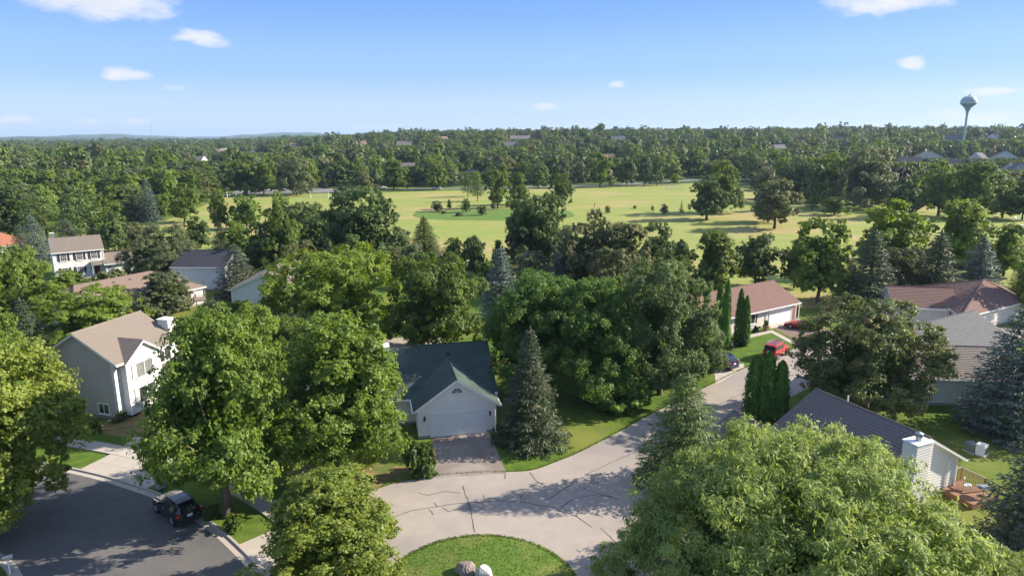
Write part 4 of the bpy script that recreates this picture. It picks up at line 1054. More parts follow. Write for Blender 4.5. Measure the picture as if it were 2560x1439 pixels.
# H9: red-brown roof with open white garage
h = House('house', 'low house with reddish brown roof and white garage door by the red sports car', (32.3, 91.3), 33.0, 'tan_siding', 'roof_red')
h.block(-7.5, 11.3, 0, 8.6, 2.9, 5.0, 'x', over=.6, rake=.35)
h.garage((0, 0), (1, 0), 5.3, 4.9); h.window((0, 0), (1, 0), .3, .95, 1.7, 1.35, 'slide', 'shutter')
MB().box((10.62, -.05, 0), (11.36, .3, 2.75)).build('brick_pier', M['brick'], h.o)
h.spout(11.42, -.5, 2.8, (-.1, .3)); h.spout(4.5, -.12, 2.7, (.4, -.6))
h.done()
pl = empty('planter', tuple(px_ground(1914, 826)), 0, label='terracotta planter with a small clipped plant by the white garage door', cat='planter')
MB().lathe([(.28, 0), (.42, .75), (.46, .80), (.36, .82), (.30, .7)], 14).build('pot', M['terracotta'], pl)
pcm = PROTO['bush_near'][0][0]; pc = add('plant', pcm, pl, (0, 0, .7)); pc.scale = (.35, .35, .5); pc.material_slots[0].link = 'OBJECT'; pc.material_slots[0].material = M['cedar']

# H10: L-shaped house with red brown roof, right
h = House('house', 'L shaped house with long red brown shingle roof and a shaded double garage at right', (55.2, 94.9), -9.3, 'tan_siding', 'roof_red', lap=.2)
h.course = .3; h.block(0, 7.9, 0, 6.6, 2.75, 4.75, 'x', over=.45, rake=.5)
h.garage((0, 0), (1, 0), 1.25, 5.2, m='tan_siding'); h.lamp((0, 0), (1, 0), .6, 1.9); h.lamp((0, 0), (1, 0), 7.1, 1.9)
h.window((0, 6.0), (0, -1), 1.2, .9, 1.3, 1.2)
Ls = lambda x, y: tuple((Matrix.Rotation(R(9.3), 2) @ Vector((x - 55.2, y - 94.9))))
e1, e2, e3, e4, e5 = [(*Ls(*p), 2.75) for p in ((61.6, 92.9), (59.9, 87.9), (75.5, 97.0), (79.0, 108.0), (64.0, 107.0))]
ap = (*Ls(69.8, 98.6), 5.7)
h.tile = .38
for a, b in ((e1, e2), (e2, e3), (e3, e4), (e4, e5), (e5, e1)):
    roof_plane(h.slab, h.sh, [a, b, ap], .3, tile=.38)
    h.sh.bar(Vector(b) + Vector((0, 0, .05)), Vector(ap) + Vector((0, 0, .05)), .2, .05); h.gut(Vector(a) - Vector((0, 0, .1)), Vector(b) - Vector((0, 0, .1)))
cen = Vector(ap).to_2d()
wp = [Vector(e).to_2d() + (cen - Vector(e).to_2d()).normalized() * .7 for e in (e1, e2, e3, e4, e5)]
for i in range(5):
    a, b = wp[i], wp[(i + 1) % 5]; D = (b - a).length; h.face(a, b - a, [(0, 0), (D, 0), (D, 2.72), (0, 2.72)])
h.done()

# H11: grey tiled roof house, right
h = House('house', 'blue grey house with diamond patterned grey tile roof right of the round oak', (37.0, 65.5), -6.5, 'blue_siding', 'roof_brown')
h.roofm = M['roof_tan']
h.block(0, 14.5, 0, 8.4, 3.05, 4.9, 'x', over=.45, rake=.35, lap=True)
h.vents([(7.6, 2.0, 3.75)])
h.spout(8.4, -.2, 2.9, (.7, -1.5))
h.done()
p0, p1 = (47.0, 76.1), (58.0, 82.5)
yw = math.degrees(math.atan2(p1[1] - p0[1], p1[0] - p0[0]))
h = House('house', 'grey tiled roof with white fascia behind the blue grey house', (47.9, 70.6), yw, 'white_siding', 'roof_slate')
h.tile = .42; h.course = .34
h.block(0, 13, 0, 9.5, 2.9, 5.4, 'x', over=.5, rake=.35)
h.done()

# H12: near right house with charcoal roof and siding gable
h = House('house', 'near right house with charcoal shingle roof, lap siding gable wall and white chimney', (30.3, 46.5), 23.0, 'cream_siding', 'roof_grey', lap=.235)
h.course = .30
h.boards = True
h.block(-4.0, 4.0, 0, 9.8, 2.85, 5.15, 'y', over=.55, rake=.45, boards=True, boardface='front')
h.chimney(-2.35, -.75, -1.15, -.05, 0, 5.35, M['cream_siding'])
cb = MB()
for k in range(24):
    z = .3 + k * .21
    cb.box((-2.38, -1.19, z), (-.72, -1.15, z + .13)); cb.box((-.75, -1.15, z), (-.71, -.06, z + .13)); cb.box((-2.39, -1.15, z), (-2.35, -.06, z + .13))
cb.build('chimney_boards', M['cream_siding'], h.o)
h.block(-11.0, -5.4, 4.4, 10.6, 2.5, 4.3, 'y', over=.4, rake=.4)
h.block(-5.38, -4.02, 5.5, 9.4, 2.4, 2.9, 'x', over=.1, rake=0, corners=False)
h.garage((-11.5, 10.5), (-1, 0), -5.2, 4.6) if False else None
h.spout(3.0, -.1, 2.6, (.2, -.8)); MB().bar((3.95, -.1, .2), (3.95, -.1, 2.7), .09).build('downspout', M['white'], h.o)
MB().lathe([(.06, 0), (.06, .5)], 8, (.8, 7.5, 5.0)).build('vent_pipe', M['white'], h.o)
h.done()
dk = empty('deck', (33.6, 45.1, 0), R(20), label='red brown timber deck with open balusters beside the lap siding wall', cat='deck')
def plank_row(n, w, L_, z, parent, m):
    me = MB().box((0, 0, 0), (L_, w - .012, .035)).mesh('deck_board', M[m])
    for k in range(n): add('board', me, parent, (0, k * w, z + random.uniform(0, .003)))
plank_row(22, .14, 2.7, .42, dk, 'wood')
MB().box((.02, .02, .05), (2.66, 3.0, .415)).build('skirt', M['wood'], dk)
for x, y in ((2.6, .05), (2.6, 1.1), (2.6, 3.0), (1.4, 3.0), (.15, 3.0)): MB().box((x - .05, y - .05, .45), (x + .05, y + .05, 1.5)).build('post', M['wood'], dk)
MB().bar((2.6, 1.1, 1.48), (2.6, 3.0, 1.48), .1).bar((2.6, 3.0, 1.48), (.1, 3.0, 1.48), .1).build('handrail', M['wood_grey'], dk)
bal = MB().box((-.02, -.02, 0), (.02, .02, .92)).mesh('baluster', M['wood'])
for k in range(12): add('baluster', bal, dk, (2.6, 1.2 + k * .15, .48))
for k in range(15): add('baluster', bal, dk, (.25 + k * .15, 3.0, .48))
tb = empty('patio_table', (35.1, 46.3, .46), R(10), label='round patio table with folded blue cushions on the red brown deck', cat='table')
MB().lathe([(.03, 0), (.03, .68), (.5, .70), (.5, .73)], 18).build('table_top', M['metal'], tb)
MB().box((-.3, -.2, .735), (.25, .22, .84)).build('cushion', M['cloth'], tb)
MB().lathe([(.3, 0), (.06, .04)], 10).build('base', M['lamp_black'], tb)
ch = empty('patio_chair', (34.5, 47.2, .46), R(60), label='small white patio chair near the corner of the deck', cat='chair')
MB().box((-.25, -.25, .40), (.25, .25, .45)).build('seat', M['white'], ch); MB().box((-.25, .22, .45), (.25, .26, .95)).build('backrest', M['white'], ch)
for x in (-.22, .22):
    for y in (-.22, .22): MB().box((x - .02, y - .02, 0), (x + .02, y + .02, .40)).build('leg', M['white'], ch)
for i, (px, py, lb) in enumerate([(2430, 1128, 'grey air conditioning cabinet on the lawn behind the lap siding house'), (2452, 1136, 'upright pale cabinet next to the lawn edge at far right')]):
    p = px_ground(px, py); ac = empty('utility_cabinet', tuple(p), R(15 + 20 * i), label=lb, cat='cabinet')
    w_, h_ = ((.45, .8), (.35, 1.0))[i]
    MB().box((-w_, -w_, .08), (w_, w_, h_)).build('housing', M[('metal', 'white')[i]], ac); MB().box((-w_ - .1, -w_ - .1, 0), (w_ + .1, w_ + .1, .078)).build('pad', M['concrete'], ac)
    b = MB()
    for k in range(6): b.box((-w_ + .06, -w_ - .02, .18 + k * .1), (w_ - .06, -w_ - .002, .24 + k * .1))
    b.build('grille', M['shutter'], ac)

# ------------------------------------------------------------------ vehicles
def car(name, label, loc, yaw, paint, kind='suv', cat='car', group=None, plate=True, detail=True):
    """x runs from the nose (0) to the tail; built centred, nose towards +x of the empty"""
    o = empty(name, loc, R(yaw), label=label, cat=cat, group=group)
    S = {  # x, bottom, belt, roof, half width, half width at roof
        'suv': [(0, .42, .62, .66, .62, .50), (.12, .30, .80, .86, .82, .62), (.5, .28, .92, .98, .90, .74), (1.15, .28, 1.02, 1.08, .93, .76), (1.45, .28, 1.06, 1.12, .94, .74), (2.0, .28, 1.08, 1.56, .94, .66), (2.5, .28, 1.09, 1.68, .94, .67),
                (3.3, .28, 1.11, 1.70, .94, .67), (3.9, .28, 1.14, 1.64, .93, .65), (4.25, .30, 1.16, 1.50, .90, .62), (4.48, .36, 1.10, 1.16, .86, .68), (4.56, .45, .85, .90, .80, .66)],
        'sport': [(0, .34, .48, .50, .60, .45), (.15, .24, .60, .64, .84, .6), (.7, .20, .74, .80, .92, .72), (1.5, .20, .80, .88, .93, .70), (1.7, .20, .82, .92, .93, .66), (2.4, .20, .84, 1.24, .93, .54), (2.9, .20, .86, 1.27, .93, .54),
                  (3.6, .22, .90, 1.14, .94, .56), (4.1, .24, .92, .98, .92, .70), (4.4, .30, .86, .92, .86, .7), (4.46, .38, .7, .74, .8, .6)],
        'jeep': [(0, .50, .95, 1.0, .66, .60), (.06, .45, 1.05, 1.10, .72, .66), (1.2, .45, 1.12, 1.18, .76, .70), (1.35, .45, 1.14, 1.20, .78, .70), (1.62, .45, 1.16, 1.78, .80, .68), (2.4, .45, 1.16, 1.82, .80, .70), (3.7, .45, 1.16, 1.82, .80, .70),
                 (3.92, .47, 1.14, 1.76, .79, .68), (3.98, .50, 1.05, 1.12, .78, .68)],
    }[kind]
    Lc = S[-1][0]
    def ring(s):
        x, zb, zt, zr, w, wr = s; X = Lc / 2 - x
        h_ = [(0, zb), (w * .82, zb), (w * .97, zb + .12), (w, (zb + zt) / 2), (w * .965, zt - .02), (w * .95, zt), (wr, zr - .06), (wr * .86, zr), (0, zr + .015)]
        return [(X, y, z) for y, z in h_] + [(X, -y, z) for y, z in reversed(h_[1:-1])]
    rg = [ring(s) for s in S]; n = len(rg[0])
    body, gl = MB(), MB()
    for r_ in rg: body.v.extend(r_)
    glass_off = .012
    for i in range(len(rg) - 1):
        hi_a, hi_b = S[i][3] - S[i][2] > .25, S[i + 1][3] - S[i + 1][2] > .25
        for k in range(n):
            k2 = (k + 1) % n; q = (i * n + k, i * n + k2, (i + 1) * n + k2, (i + 1) * n + k)
            body.f.append(q); body.mi.append(0)
            half = n // 2; kk = k if k < half else n - 1 - k
            pts = [Vector(body.v[j]) for j in q]
            is_side = kk == 5 and (hi_a and hi_b)
            is_screen = kk in (6, 7) and (hi_a != hi_b) or (kk == 5 and hi_a != hi_b and False)
            if is_side or is_screen:
                nn = (pts[1] - pts[0]).cross(pts[3] - pts[0]); nn = nn.normalized() if nn.length > 1e-9 else Vector((0, 0, 1))
                c = sum(pts, Vector()) / 4
                if nn.dot(c - Vector((c.x * .8, 0, .8))) < 0: nn = -nn
                sh_ = .90 if is_side else .94
                gl.face([c + (p - c) * sh_ + nn * glass_off for p in pts])
    body.f.append(tuple(range(n))); body.mi.append(0); body.f.append(tuple((len(rg) - 1) * n + k for k in reversed(range(n)))); body.mi.append(0)
    body.build('body', M[paint], o, smooth=False)
    gl.build('window', M['car_glass'], o)
    wr_ = {'suv': .36, 'sport': .33, 'jeep': .42}[kind]; hw = {'suv': .90, 'sport': .90, 'jeep': .80}[kind]
    ty = MB(); ty.tube([(0, -.11, 0), (0, -.09, 0), (0, .09, 0), (0, .11, 0)], [wr_ * .92, wr_, wr_, wr_ * .92], 20)
    rm = MB(); rm.tube([(0, -.118, 0), (0, .118, 0)], [wr_ * .62, wr_ * .62], 14)
    for k in range(5):
        a = k * 2 * math.pi / 5
        for y in (-.125, .125): rm.bar((0, y, 0), (math.cos(a) * wr_ * .6, y, math.sin(a) * wr_ * .6), .06, .012)
    tme, rme = ty.mesh('tyre', M['tyre'], True), rm.mesh('rim', M['rim'])
    arch = MB().tube([(0, -.02, 0), (0, .02, 0)], [wr_ * 1.17, wr_ * 1.17], 20).mesh('wheel_arch', M['lamp_black'])
    for x in ({'suv': (.92, 3.62), 'sport': (.86, 3.45), 'jeep': (.62, 3.25)}[kind]):
        for y in (-1, 1):
            w_ = add('wheel', tme, o, (Lc / 2 - x, y * (hw - .09), wr_)); add('rim', rme, w_)
            add('wheel_arch', arch, o, (Lc / 2 - x, y * (hw - .005), wr_ + .02))
    if detail:
        for y in (-1, 1):
            zt = {'suv': 1.0, 'sport': .75, 'jeep': .95}[kind]
            MB().box((-Lc / 2 + .02, y * .84 - .14, zt - .10), (-Lc / 2 + .20, y * .84 + .06 * 1, zt + .10)).build('tail_light', M['tail'], o)
            MB().box((Lc / 2 - .22, y * .62 - .14, zt - .42), (Lc / 2 - .055, y * .62 + .10, zt - .29)).build('headlight', M['rim'], o)
            MB().box((Lc / 2 - 1.75, y * 1.02 - .09, zt + .03), (Lc / 2 - 1.60, y * 1.02 + .09, zt + .20)).build('mirror', M[paint], o)
            MB().box((-.15, y * (hw + .035) - .012, zt - .10), (.05, y * (hw + .035) + .012, zt - .06)).build('door_handle', M['rim'], o)
        MB().box((-Lc / 2 - .04, -.9 * hw, .32), (-Lc / 2 + .14, .9 * hw, .56)).build('bumper', M['lamp_black'], o)
        MB().box((Lc / 2 - .14, -.85 * hw, .30), (Lc / 2 + .03, .85 * hw, .50)).build('bumper', M['lamp_black'], o)
        if plate:
            zp = {'suv': .86, 'sport': .6, 'jeep': .7}[kind]
            MB().box((-Lc / 2 - .035, -.17, zp - .085), (-Lc / 2 + .03, .17, zp + .085)).build('number_plate', M['plate'], o)
        if kind == 'suv':
            for y in (-1, 1): MB().bar((-Lc / 2 + .75, y * .60, 1.74), (Lc / 2 - 2.15, y * .60, 1.73), .04).build('roof_rail', M['lamp_black'], o)
        if kind == 'jeep':
            b = MB()
            for y in (-.6, .6): b.bar((-1.75, y, 1.98), (.75, y, 1.98), .06)
            for k in range(7): b.bar((-1.7 + k * .4, -.6, 1.97), (-1.7 + k * .4, .6, 1.97), .05)
            for x in (-1.5, .5):
                for y in (-.6, .6): b.bar((x, y, 1.8), (x, y, 1.98), .05)
            b.build('roof_rack', M['rim'], o)
            w_ = add('spare_wheel', tme, o, (-Lc / 2 - .16, 0, 1.0)); w_.rotation_euler = (0, 0, R(90)); add('rim', rme, w_)
    return o
car('suv', 'black sport utility vehicle parked at the kerb under the big maple, tail towards the court', (-24.55, 45.05, .015), 139, 'car_black', 'suv')
p = px_ground(1812, 918); car('hatchback', 'dark blue hatchback with a red tail lamp parked on the short drive under the oak', (p.x - .6, p.y + .6, .03), 125, 'car_blue', 'suv')
p = px_ground(1940, 890); car('jeep', 'orange red off road car with a silver roof rack beyond the clipped columns', (p.x, p.y, .03), 45, 'car_red2', 'jeep')
p = px_ground(1998, 822); car('sports_car', 'low red sports car parked on the brown drive by the white garage', (p.x + .4, p.y + .3, .03), 152, 'car_red', 'sport')
for i, (px, py, c, lb) in enumerate([(1092, 474, 'car_white', 'white car parked on the park road behind the pale green tree'), (1575, 458, 'car_white', 'white car half hidden by trees on the park road'), (706, 478, 'car_grey', 'silver car in the parking bay left of the white goal'),
                                     (640, 481, 'car_grey', 'silver car in the parking bay near the white fence posts'), (670, 479, 'car_white', 'white car in the middle of the parking bay'), (768, 477, 'car_blue', 'dark blue car at the right end of the parking bay'),
                                     (855, 476, 'car_black', 'dark car on the park road above the soccer field'), (955, 472, 'car_white', 'white car on the shaded park road behind the far trees')]):
    p = px_ground(px, py); car('parked_car', lb, (p.x, p.y, p.z + .1), 5 + i * 2, c, 'suv', detail=False)

# ------------------------------------------------------------------ small things near
def rock(name, label, loc, r, m, seed):
    import bmesh
    bm = bmesh.new(); bmesh.ops.create_icosphere(bm, subdivisions=4, radius=1)
    g = np.random.default_rng(seed); pl_ = norm(g.normal(size=(14, 3))); dd = g.uniform(.68, .95, 14)
    for v in bm.verts:
        c = np.array(v.co)
        for k in range(14):
            e = c @ pl_[k] - dd[k]
            if e > 0: c = c - pl_[k] * e * .85
        v.co = Vector(c) * (1 + .02 * math.sin(v.co.x * 23 + v.co.y * 17))
    me = bpy.data.meshes.new(name); bm.to_mesh(me); bm.free(); me.materials.append(M[m])
    o = add(name, me, None, loc, label=label, cat='boulder'); o.scale = r; return o
p = px_ground(1163, 1440); rock('boulder', 'brown flat topped granite boulder on the island grass', (p.x, p.y, .45), (.74, .60, .62), 'rock', 3)
p = px_ground(1209, 1452); rock('boulder', 'pale rounded granite boulder beside the brown one on the island grass', (p.x, p.y, .42), (.56, .52, .72), 'rock_pale', 8)
p = px_ground(26, 1436); mbx = empty('mailbox', (p.x, p.y, 0), R(40), label='grey mailbox on a white post at the bottom left kerb', cat='mailbox')
MB().box((-.05, -.05, 0), (.05, .05, 1.1)).build('post', M['white'], mbx)
b = MB(); b.tube([(-.28, 0, 1.27), (.28, 0, 1.27)], [.13, .13], 12); b.box((-.28, -.13, 1.12), (.28, .13, 1.27)); b.build('box', M['metal'], mbx)
MB().box((.05, .135, 1.2), (.22, .15, 1.26)).build('flag', M['tail'], mbx)
p = px_ground(403, 1222); tp = empty('waste_bin', (p.x, p.y, .09), R(-30), label='blue grey wheeled bin with white lid beside the sunny driveway apron', cat='bin')
MB().box((-.28, -.3, .06), (.28, .3, .98)).build('bin_body', M['bin'], tp); MB().box((-.31, -.34, .985), (.31, .33, 1.05)).build('lid', M['white'], tp)
for x in (-.22, .22): MB().tube([(x - .03, .3, .1), (x + .03, .3, .1)], [.1, .1], 10).build('wheel', M['tyre'], tp)
# edging boulders along the planting bed by the centre drive
eg = MB()
# soccer goals
def goal(px0, px1, py, label, w=None):
    a, b_ = px_ground(px0, py), px_ground(px1, py); d = (b_ - a); w_ = d.length
    o = empty('soccer_goal', tuple(a), math.atan2(d.y, d.x), label=label, cat='goal', group='soccer goals on the playing field')
    fr = MB(); t = .14; H_ = 2.44
    fr.bar((0, 0, 0), (0, 0, H_), t).bar((w_, 0, 0), (w_, 0, H_), t).bar((-.07, 0, H_), (w_ + .07, 0, H_), t).bar((0, 0, .1), (0, 2.0, .1), .1).bar((w_, 0, .1), (w_, 2.0, .1), .1).bar((0, 2, .1), (w_, 2, .1), .1)
    fr.bar((0, 0, H_), (0, 2, .1), .07).bar((w_, 0, H_), (w_, 2, .1), .07).build('goal_frame', M['white'], o)
    nt = MB(); k = 0
    while k * .5 <= w_: nt.bar((k * .5, .02, H_), (k * .5, 2.0, .12), .025); k += 1
    for j in range(6): nt.bar((0, .02 + j * .36, H_ - j * .42), (w_, .02 + j * .36, H_ - j * .42), .025)
    nt.build('net', M['net'], o)
goal(776, 821, 494, 'white soccer goal at the left end of the playing field')
goal(1666, 1708, 474, 'white soccer goal near the right end of the park road')
# fence posts and rail by the parking bay
fe = empty('fence', tuple(px_ground(568, 494)), 0, label='white post and rail fence at the corner of the parking bay', cat='fence')
q0 = px_ground(568, 494)
P_ = [px_ground(*q) - q0 for q in ((568, 494), (590, 491), (640, 488), (700, 487), (760, 485))]
for i, v in enumerate(P_): MB().bar((v.x, v.y, 0), (v.x, v.y, 2.6 if i < 2 else 1.2), .22).build('post', M['white'], fe)
for i in range(4): MB().bar((P_[i].x, P_[i].y, 1.0), (P_[i + 1].x, P_[i + 1].y, 1.0), .14).build('rail', M['white'], fe)
# people and markers on the field, far off
def person(px, py, label, shirt):
    p = px_ground(px, py); o = empty('person', tuple(p), R(30), label=label, cat='person')
    b = MB(); b.tube([(-.1, 0, 0), (-.1, .02, .45), (-.08, 0, .9)], [.06, .07, .09], 7); b.tube([(.1, .1, 0), (.1, .05, .45), (.08, 0, .9)], [.06, .07, .09], 7)
    b.tube([(0, 0, .85), (0, 0, 1.15), (0, 0, 1.45), (0, 0, 1.55)], [.15, .16, .20, .07], 9); b.tube([(-.2, 0, 1.42), (-.27, .06, 1.1), (-.24, .12, .85)], [.06, .05, .04], 6)
    b.tube([(.2, 0, 1.42), (.27, .06, 1.1), (.24, .12, .85)], [.06, .05, .04], 6); b.lathe([(.05, 1.52), (.10, 1.60), (.11, 1.70), (.08, 1.79), (.02, 1.82)], 9)
    b.build('body', M[shirt], o)
person(1486, 519, 'small distant person in red brown clothes standing on the dry grass', 'terracotta')
person(948, 494, 'tiny distant person walking on the grass behind the oval lawn', 'door_red')
p = px_ground(2534, 566); sg = empty('nest_box', tuple(p), 0, label='small box on a red post by the path at the right edge', cat='nest box')
MB().box((-.08, -.08, 0), (.08, .08, 2.0)).build('post', M['terracotta'], sg); b = MB().box((-.28, -.28, 2.0), (.28, .28, 2.5)); b.face([(-.4, -.4, 2.5), (.4, -.4, 2.5), (.4, 0, 2.8), (-.4, 0, 2.8)]); b.face([(-.4, .4, 2.5), (.4, .4, 2.5), (.4, 0, 2.8), (-.4, 0, 2.8)]); b.build('box', M['white'], sg)

# ------------------------------------------------------------------ water tower and masts
d = px_ray(2411, 334); dist = 720.0; tx, tyy = d.x / math.hypot(d.x, d.y) * dist, d.y / math.hypot(d.x, d.y) * dist
tz = ground_z(tx, tyy); zt = height_at(tx, tyy, 240) - tz; Rr = 18.3 / FOC * project(tx, tyy, 50)[2]
wt = empty('water_tower', (tx, tyy, tz), 0, label='pale green water tower with bulb tank standing above the right horizon', cat='water tower')
zb = height_at(tx, tyy, 272) - tz
MB().lathe([(3.0, 0), (1.6, 2.5), (.95, 6), (.85, zb - 5), (1.3, zb - 2), (2.2, zb)], 24).build('shaft', M['hitower'], wt, smooth=True)
hh = zt - zb
MB().lathe([(2.4, zb), (Rr * .55, zb + hh * .16), (Rr * .93, zb + hh * .36), (Rr, zb + hh * .42), (Rr, zb + hh * .50), (Rr * .97, zb + hh * .66), (Rr * .80, zb + hh * .86), (Rr * .48, zb + hh * .97), (.3, zt)], 36).build('tank', M['hitower'], wt, smooth=True)
MB().lathe([(Rr + .12, zb + hh * .425), (Rr + .25, zb + hh * .43), (Rr + .25, zb + hh * .47), (Rr + .12, zb + hh * .475)], 36).build('band', M['white'], wt)
MB().lathe([(.7, zt - .2), (.7, zt + .9), (.1, zt + 1.3)], 10).build('vent', M['tower_fittings'], wt)
b = MB().bar((.6, 0, zt), (.6, 0, zt + 3.2), .12); b.build('aerial', M['tower_fittings'], wt)
def mast(px, dist, top, label, w=.8):
    d = px_ray(px, 336); k = dist / math.hypot(d.x, d.y); x, y = d.x * k, d.y * k; z0 = ground_z(x, y)
    H_ = height_at(x, y, top) - z0; o = empty('radio_mast', (x, y, z0), 0, label=label, cat='mast')
    b = MB()
    for a in (0, 120, 240): b.bar((w * math.cos(R(a)), w * math.sin(R(a)), 0), (w * .6 * math.cos(R(a)), w * .6 * math.sin(R(a)), H_), w * .28)
    n = int(H_ / (w * 3))
    for k in range(n):
        for a in (0, 120, 240):
            b.bar((w * .9 * math.cos(R(a)), w * .9 * math.sin(R(a)), H_ * k / n), (w * .9 * math.cos(R(a + 120)), w * .9 * math.sin(R(a + 120)), H_ * (k + 1) / n), w * .15)
    b.build('lattice', M['metal'], o)
mast(379, 2400, 309, 'thin lattice radio mast rising over the left horizon')
mast(437, 1500, 336, 'short pale mast among the far trees at left', .7)

# ------------------------------------------------------------------ far houses among the trees
FARH = [(512, 408, 30, 'white', 'roof_grey', 'far house with white gable edge and dark roof in the left woods', 60), (563, 384, 34, 'blue_siding', 'roof_tan', 'far pale blue grey house roof in the left woods', 10), (592, 384, 16, 'white_siding', 'roof_red', 'far house with clay red roof beside the pale one', 20),
        (637, 386, 18, 'white_siding', 'roof_red', 'far white walled house near the left skyline', 80), (732, 368, 16, 'white_siding', 'roof_red', 'tiny red roofed house on the left skyline', 10), (905, 366, 26, 'tan_siding', 'roof_red', 'far brick coloured house left of the middle skyline', 15),
        (1010, 368, 36, 'white_siding', 'roof_tan', 'far white house with pale roof near the middle skyline', -10), (1113, 352, 16, 'white_siding', 'roof_red', 'tiny house with red roof at the middle skyline', 30), (1275, 370, 34, 'white_siding', 'roof_slate', 'bright white far house in the middle woods', 5),
        (1300, 353, 50, 'pale_siding', 'roof_grey', 'long grey roofed house on the middle skyline', 0), (1545, 354, 34, 'pale_siding', 'roof_slate', 'far grey roofed house right of the middle skyline', 0), (1524, 402, 34, 'tan_siding', 'roof_red', 'far house with rust red roof above the park road', 25),
        (1953, 378, 34, 'blue_siding', 'roof_slate', 'pale blue far house among the right woods', 40), (2325, 402, 66, 'tan_siding', 'roof_tan', 'large far tan house with steep gable at right', 15), (2272, 414, 50, 'tan_siding', 'roof_brown', 'low far wing with brown roof in front of the large tan house', 5),
        (2382, 357, 36, 'white_siding', 'roof_slate', 'far white flat looking building below the water tower', 0), (2436, 404, 40, 'tan_siding', 'roof_slate', 'far house with white gable edge right of the large tan house', -30), (2512, 402, 56, 'blue_siding', 'roof_slate', 'far blue grey house near the right edge', 10),
        (2552, 436, 50, 'tan_siding', 'roof_slate', 'far house with pale roof cut by the right edge', 25), (2520, 434, 40, 'tan_siding', 'roof_brown', 'far brown wall and roof beside the right edge', 0), (2480, 352, 30, 'white_siding', 'roof_grey', 'tiny white house beyond the tower at right', 10),
        (2095, 352, 18, 'white_siding', 'roof_grey', 'tiny pale house on the right skyline', 0), (1180, 440, 26, 'pale_siding', 'roof_slate', 'grey house glimpsed between the park trees', 0), (1020, 424, 34, 'pale_siding', 'roof_grey', 'dark roofed house glimpsed behind the park road', 0),
        (2380, 420, 34, 'pale_siding', 'roof_brown', 'low far house behind the dark purple tree', 0)]
FAR_POS = []
for px, py, wpx, wall, roof, lb, yaw in FARH:
    p = px_ground(px, py + 3); dd = math.hypot(p.x, p.y)
    if dd > 1250 or dd < 10 or p.y < 0: # keep the skyline ones at a believable distance
        d = px_ray(px, 340); k = 1150 / math.hypot(d.x, d.y); p = Vector((d.x * k, d.y * k, 0)); p.z = ground_z(p.x, p.y); dd = 1150
    depth = project(p.x, p.y, p.z)[2]; W_ = max(7, wpx / FOC * depth)
    ztop = height_at(p.x, p.y, py - 10) - p.z
    eave = max(2.8, min(9.0, ztop * .72)); ridge = eave + min(4.0, W_ * .28)
    bearing = -math.degrees(math.atan2(p.x, p.y))
    h = House('house', lb, (p.x, p.y), bearing + yaw, wall, roof, lap=1)
    h.course = 1.0
    h.block(-W_ / 2, W_ / 2, 0, W_ * .62, eave, ridge + (1.2 if 'gable' in lb or px > 2300 else 0), 'y' if 'gable' in lb or px > 2400 else 'x', over=.5, lap=False)
    for k in range(2):
        h.window((-W_ / 2, 0), (1, 0), W_ * (.2 + .45 * k), eave * .45, 1.4, 1.5, 'single')
    h.done(); FAR_POS.append((p.x, p.y, W_, p.z + eave * .4))

# ------------------------------------------------------------------ trees one by one
T = tree_px
# -- nearest
place_tree('round_near', 'maple_yellow', (-35.9, 42.0, 0), 13.4, 12.6, label='bright yellow green maple filling the lower left edge over the grey street', var=0, rz=.4)
place_tree('maple_near', 'maple', (-48.6, 54.0, 0), 14.8, 12.0, label='maple at the far left edge in front of the grey gable wall', var=1, rz=2.0)
place_tree('round_near', 'maple', (-50.5, 61.5, 0), 10.5, 9, label='maple behind the left edge tree beside the two storey house', var=1, rz=1.0)
T('maple_near', 'maple', 572, 1290, 784, 380, 'big green maple with a stout trunk in the grass strip by the black vehicle', var=0, rz=.5)
T('maple_near', 'maple', 868, 1192, 788, 362, 'big green maple left of the centre drive with its trunk in dry leaves', var=1, rz=3.6)
place_tree('maple_near', 'maple_yellow', (-10.9, 36.0, 0), 7.7, 9.2, label='bright light green maple at the bottom, between street and pale court', var=2, rz=1.2)
T('maple_near', 'maple', 650, 1060, 766, 185, 'yellowish topped tree rising behind the two big maples', var=2, rz=.2)
T('round_near', 'green', 745, 1020, 800, 150, 'dark tree filling the gap between the two big maples', var=0, rz=1.9)
place_tree('locust_near', 'locust', (14.9, 31.5, 0), 11.6, 21.4, label='huge feathery pale green locust tree filling the bottom right corner', rz=.3)
place_tree('locust_near', 'locust', (25.5, 31.5, 0), 5.4, 9.5, label='lower feathery locust crown at the right bottom edge', rz=2.4)
T('oval_near', 'ash', 1345, 985, 686, 300, 'big dark green ash with drooping lobes behind the spruce, centre', var=0, rz=.6)
T('oval_near', 'ash', 1495, 1000, 700, 270, 'broad green ash on the lawn, right neighbour of the centre one', var=1, rz=2.7)
T('round_near', 'silver', 1650, 985, 658, 262, 'grey green silver maple on the lawn where the lane bends', var=1, rz=.9)
T('round_near', 'silver', 1735, 945, 800, 140, 'lower grey green tree hiding the front of the blue hatchback', var=0, rz=2.2)
T('spruce_near', 'spruce', 1325, 1106, 812, 196, 'dark drooping spruce standing alone right of the centre garage', 'spruce_tree', 'spruce', var=0)
T('spruce_wide', 'pine', 1704, 1212, 922, 250, 'yellow green tipped spruce beside the lane bend', 'spruce_tree', 'spruce', var=1)
for bx, by, ty, w, v, lb in ((1882, 1040, 886, 54, 0, 'leftmost of the three clipped green columns by the lane'), (1912, 1046, 878, 54, 1, 'middle one of the three clipped green columns by the lane'), (1945, 1050, 900, 50, 0, 'rightmost of the three clipped green columns by the lane')):
    T('column', 'cedar', bx, by, ty, w, lb, 'arborvitae', 'arborvitae', 'clipped arborvitae columns by the lane', var=v, rz=v * 1.3)
T('round_near', 'oak', 2162, 1040, 755, 345, 'round dense oak with brownish tips left of the blue grey house', var=1, rz=.4)
